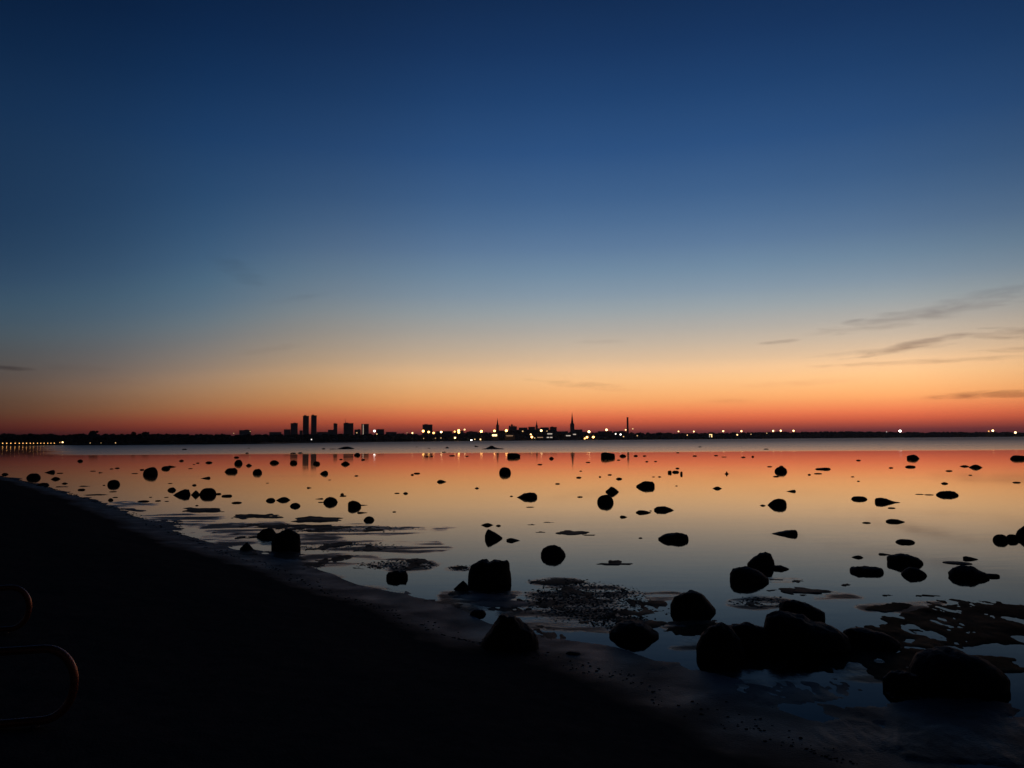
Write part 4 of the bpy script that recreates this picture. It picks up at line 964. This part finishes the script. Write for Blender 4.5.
CITY = [(233.7, 433.3, .8, WRM, .8, 'faint lamp left of the low wide block'), (250.2, 431.4, .8, WRM, .8, 'faint lamp at the right top of the low wide block'),
 (311.5, 439.5, 1.1, WHT, 1.6, 'white lamp low between the feet of the twin towers'), (356.8, 432.8, 1.1, WRM, .8, 'dim lamp between masted tower and strip-lit tower'),
 (374.4, 431, 1.8, WHT, 6, 'bright lamp beside the low flat block right of the towers'), (376.9, 434, 1.0, WRM, 1.4, 'dim lamp just below the bright one by the flat block'),
 (407, 432.8, .8, WRM, .7, 'faintest lamp left of the dark box building'), (412.4, 433, 1.4, WRM, 4, 'lone lamp a little left of the dark box building'),
 (423.2, 431.1, 2.0, SOD, 9, 'left one of three close lamps under the dark box building'), (428.7, 432, 1.8, SOD, 8, 'middle one of three close lamps under the dark box building'),
 (433.6, 432.9, 1.7, SOD, 7, 'right one of three close lamps under the dark box building'), (441.2, 432, 1.8, WRM, 8, 'lamp standing alone right of the dark box building'),
 (423.6, 438.4, .9, WRM, .7, 'faint low lamp beneath the left of three close lamps'), (435.4, 438.2, .9, WRM, .6, 'faint low lamp beneath the right of three close lamps'), (440.9, 438, 1.0, WRM, .8, 'faint low lamp beneath the lone port lamp'),
 (454.7, 431.6, 1.6, SOD, 4, 'lamp on the left side of the doubled tall light'), (455, 437.8, 1.6, WRM, 6, 'low lamp beneath the doubled tall light'),
 (458.7, 430.5, 2.0, SOD, 10, 'upper half of the doubled tall light in the port'), (458.8, 432.4, 1.9, SOD, 9, 'lower half of the doubled tall light in the port'), (464.6, 429.6, 1.4, WRM, 3, 'highest lamp just right of the doubled tall light'),
 (471.4, 440.2, 1.5, WHT, 6, 'white lamp right down at the water left of the terminal'), (474.8, 439.3, 1.0, WRM, 1.6, 'dim lamp at the water beside the low white one'), (480.4, 439.4, 1.3, WRM, 3, 'low lamp below the big lamp left of the thin spire'),
 (481.3, 431.4, 2.2, SOD, 10, 'big lamp left of the thin spire'), (494.5, 430.9, 1.9, SOD, 9, 'lamp right above the yellow-lit terminal band'), (506.3, 430.6, 2.1, SOD, 10, 'big lamp just right of the thin spire'),
 (522.7, 431.2, 1.2, WRM, 1.2, 'faint lamp halfway up the old town hill'), (530.8, 434.4, 1.4, WRM, 4, 'upper one of two lamps at the stern of the ferry'), (531.8, 437, 1.9, SOD, 9, 'lower brighter one of two lamps at the stern of the ferry'),
 (535, 438, 1.2, WRM, 1.6, 'dim lamp by the waterline at the stern of the ferry'), (541.2, 430.6, 1.8, WRM, 8, 'bright lamp above the ferry on the hill foot'), (547, 431.1, 1.0, WRM, .7, 'faint lamp right of the one above the ferry'),
 (573.8, 437.4, 1.9, WRM, 8, 'bright lamp at the foot of the tallest spire'), (574.8, 434.2, 1.2, WHT, 2.5, 'smaller lamp over the one at the foot of the tallest spire'),
 (589, 431.7, 2.0, WRM, 9, 'top lamp of the cluster right of the tallest spire'), (587, 437.2, 1.9, SOD, 8, 'middle low lamp of the cluster right of the tallest spire'), (584.8, 438.5, 1.4, SOD, 5, 'lowest left lamp of the cluster right of the tallest spire'),
 (593.3, 437.1, 2.0, SOD, 8, 'lowest right lamp of the cluster right of the tallest spire'), (606.5, 429.8, 1.8, WRM, 8, 'single high lamp over the long warehouse'), (615.7, 433.9, 1.3, WHT, 2.5, 'left of two white lamps left of the chimney'),
 (620.6, 434.5, 1.5, WHT, 4, 'right brighter of two white lamps left of the chimney'), (623.5, 436.6, 1.0, WRM, 1.4, 'dim lamp below the two white lamps by the chimney'), (625.7, 429.9, 1.3, WRM, 3, 'lamp close against the left of the chimney'),
 (632.8, 428.8, 1.1, WRM, 1.4, 'dim lamp close against the right of the chimney'), (637.3, 435.7, 1.1, WRM, .9, 'faint lamp low on the right of the chimney')]
for (x, y, s, c_, st, lab) in CITY: lamp(x, y, s*1.2, c_, st*.85, lab, G1)
for (x, y, s, c_, st, lab) in [
 (678.5, 431.4, 1.2, WRM, 4, 'first lamp of the right shore after the chimney'), (687.3, 435.1, 1.0, WRM, 2, 'low small lamp in the first pair of the right shore'), (693.8, 431.5, 1.3, WRM, 4, 'high lamp right of the low small one on the right shore'),
 (723.2, 431.1, 1.5, WRM, 5, 'bright lamp just right of the lit hut'), (737.3, 434.8, 1.3, WRM, 3.4, 'lower lamp of the stacked pair on the right shore'), (741.4, 431.2, 1.6, WRM, 5, 'upper lamp of the stacked pair on the right shore'),
 (751, 434.3, .9, WRM, 1, 'faint low lamp right of the stacked pair'), (766.8, 433.2, .9, WRM, 1, 'faint low lamp left of the close pair of bright lamps'), (773.2, 430.9, 1.6, WRM, 6, 'left one of the close pair of bright lamps'),
 (780.8, 430.7, 1.6, WRM, 6, 'right one of the close pair of bright lamps'), (793.5, 430.8, 1.6, WRM, 6, 'bright lamp just right of the close pair'), (886.5, 431.8, .9, WHT, .7, 'faint lamp left of the big white shore lamp'),
 (900, 431, 2.1, WHT, 9, 'big white lamp on the empty right shore'), (988.7, 431.2, 1.2, SOD, 2, 'smaller lamp touching the left of a yellow one'), (992.8, 430.7, 1.9, WRM, 7, 'yellow lamp with a small companion near the right end'),
 (1015.4, 432.5, 1.9, WRM, 7, 'yellow lamp farthest along the right shore')]:
    lamp(x, y, s*1.12, c_, st*.9, lab, G3)

# ------------------------------------------------------------------ two low hoops of bent tube on the sand by the promenade
def hoop(px, py, htpx, label):
    d = ray(px, py); t_ = 1.0
    for _ in range(400):
        p = EYE+d*t_
        if p.z <= ground(p.x, p.y): break
        t_ += .03
    H = htpx/F*p.y
    root = thing('hoop_rail', label, 'rail', (p.x, p.y, ground(p.x, p.y)), 'low hoop rails on the sand', -math.atan2(p.x, p.y)*.5)
    Lh = H*2.6; r = H/2; pts = []
    for k in range(17):
        a_ = -math.pi/2+math.pi*k/16; pts.append((-r*.62+r*.9*math.cos(a_)*.9, 0, .05+r+r*math.sin(a_)))
    for k in range(1, 8): pts.append((-r*.62-(Lh-2*r)*k/8, 0, .05+H))
    for k in range(17):
        a_ = math.pi/2+math.pi*k/16; pts.append((-r*.62-(Lh-2*r)+r*.9*math.cos(a_), 0, .05+r+r*math.sin(a_)))
    for k in range(1, 8): pts.append((-r*.62-(Lh-2*r)*(1-k/8), 0, .05))
    bm = bmesh.new(); bm_tube(bm, pts, .03, 14, True); from_bm('hoop', bm, m_hoop, root, True)
    for x in (-r*.8, -r*.62-(Lh-2*r)):
        bm = bmesh.new(); bm_rings(bm, [(.03, -.2), (.03, .034)], 12, x); from_bm('foot', bm, m_pole, root)
hoop(66, 726, 68, 'nearer and larger bent tube hoop low on the sand at the lower left')
hoop(24, 633, 40, 'farther and smaller bent tube hoop low on the sand at the left edge')

# ------------------------------------------------------------------ the air over the bay
bm = bmesh.new(); bm_box(bm, -8800, 8800, -1200, 8800, -2, 420)
m_haze = bpy.data.materials.new('evening_air'); m_haze.use_nodes = True
t = m_haze.node_tree; t.nodes.clear()
pv = t.nodes.new('ShaderNodeVolumePrincipled'); pv.inputs['Density'].default_value = 2.2e-5; pv.inputs['Color'].default_value = (.8, .86, 1, 1); pv.inputs['Anisotropy'].default_value = .5
mo = t.nodes.new('ShaderNodeOutputMaterial'); t.links.new(pv.outputs[0], mo.inputs['Volume'])
tag(from_bm('haze', bm, m_haze), 'thin evening haze over the bay', 'haze', kind='stuff')
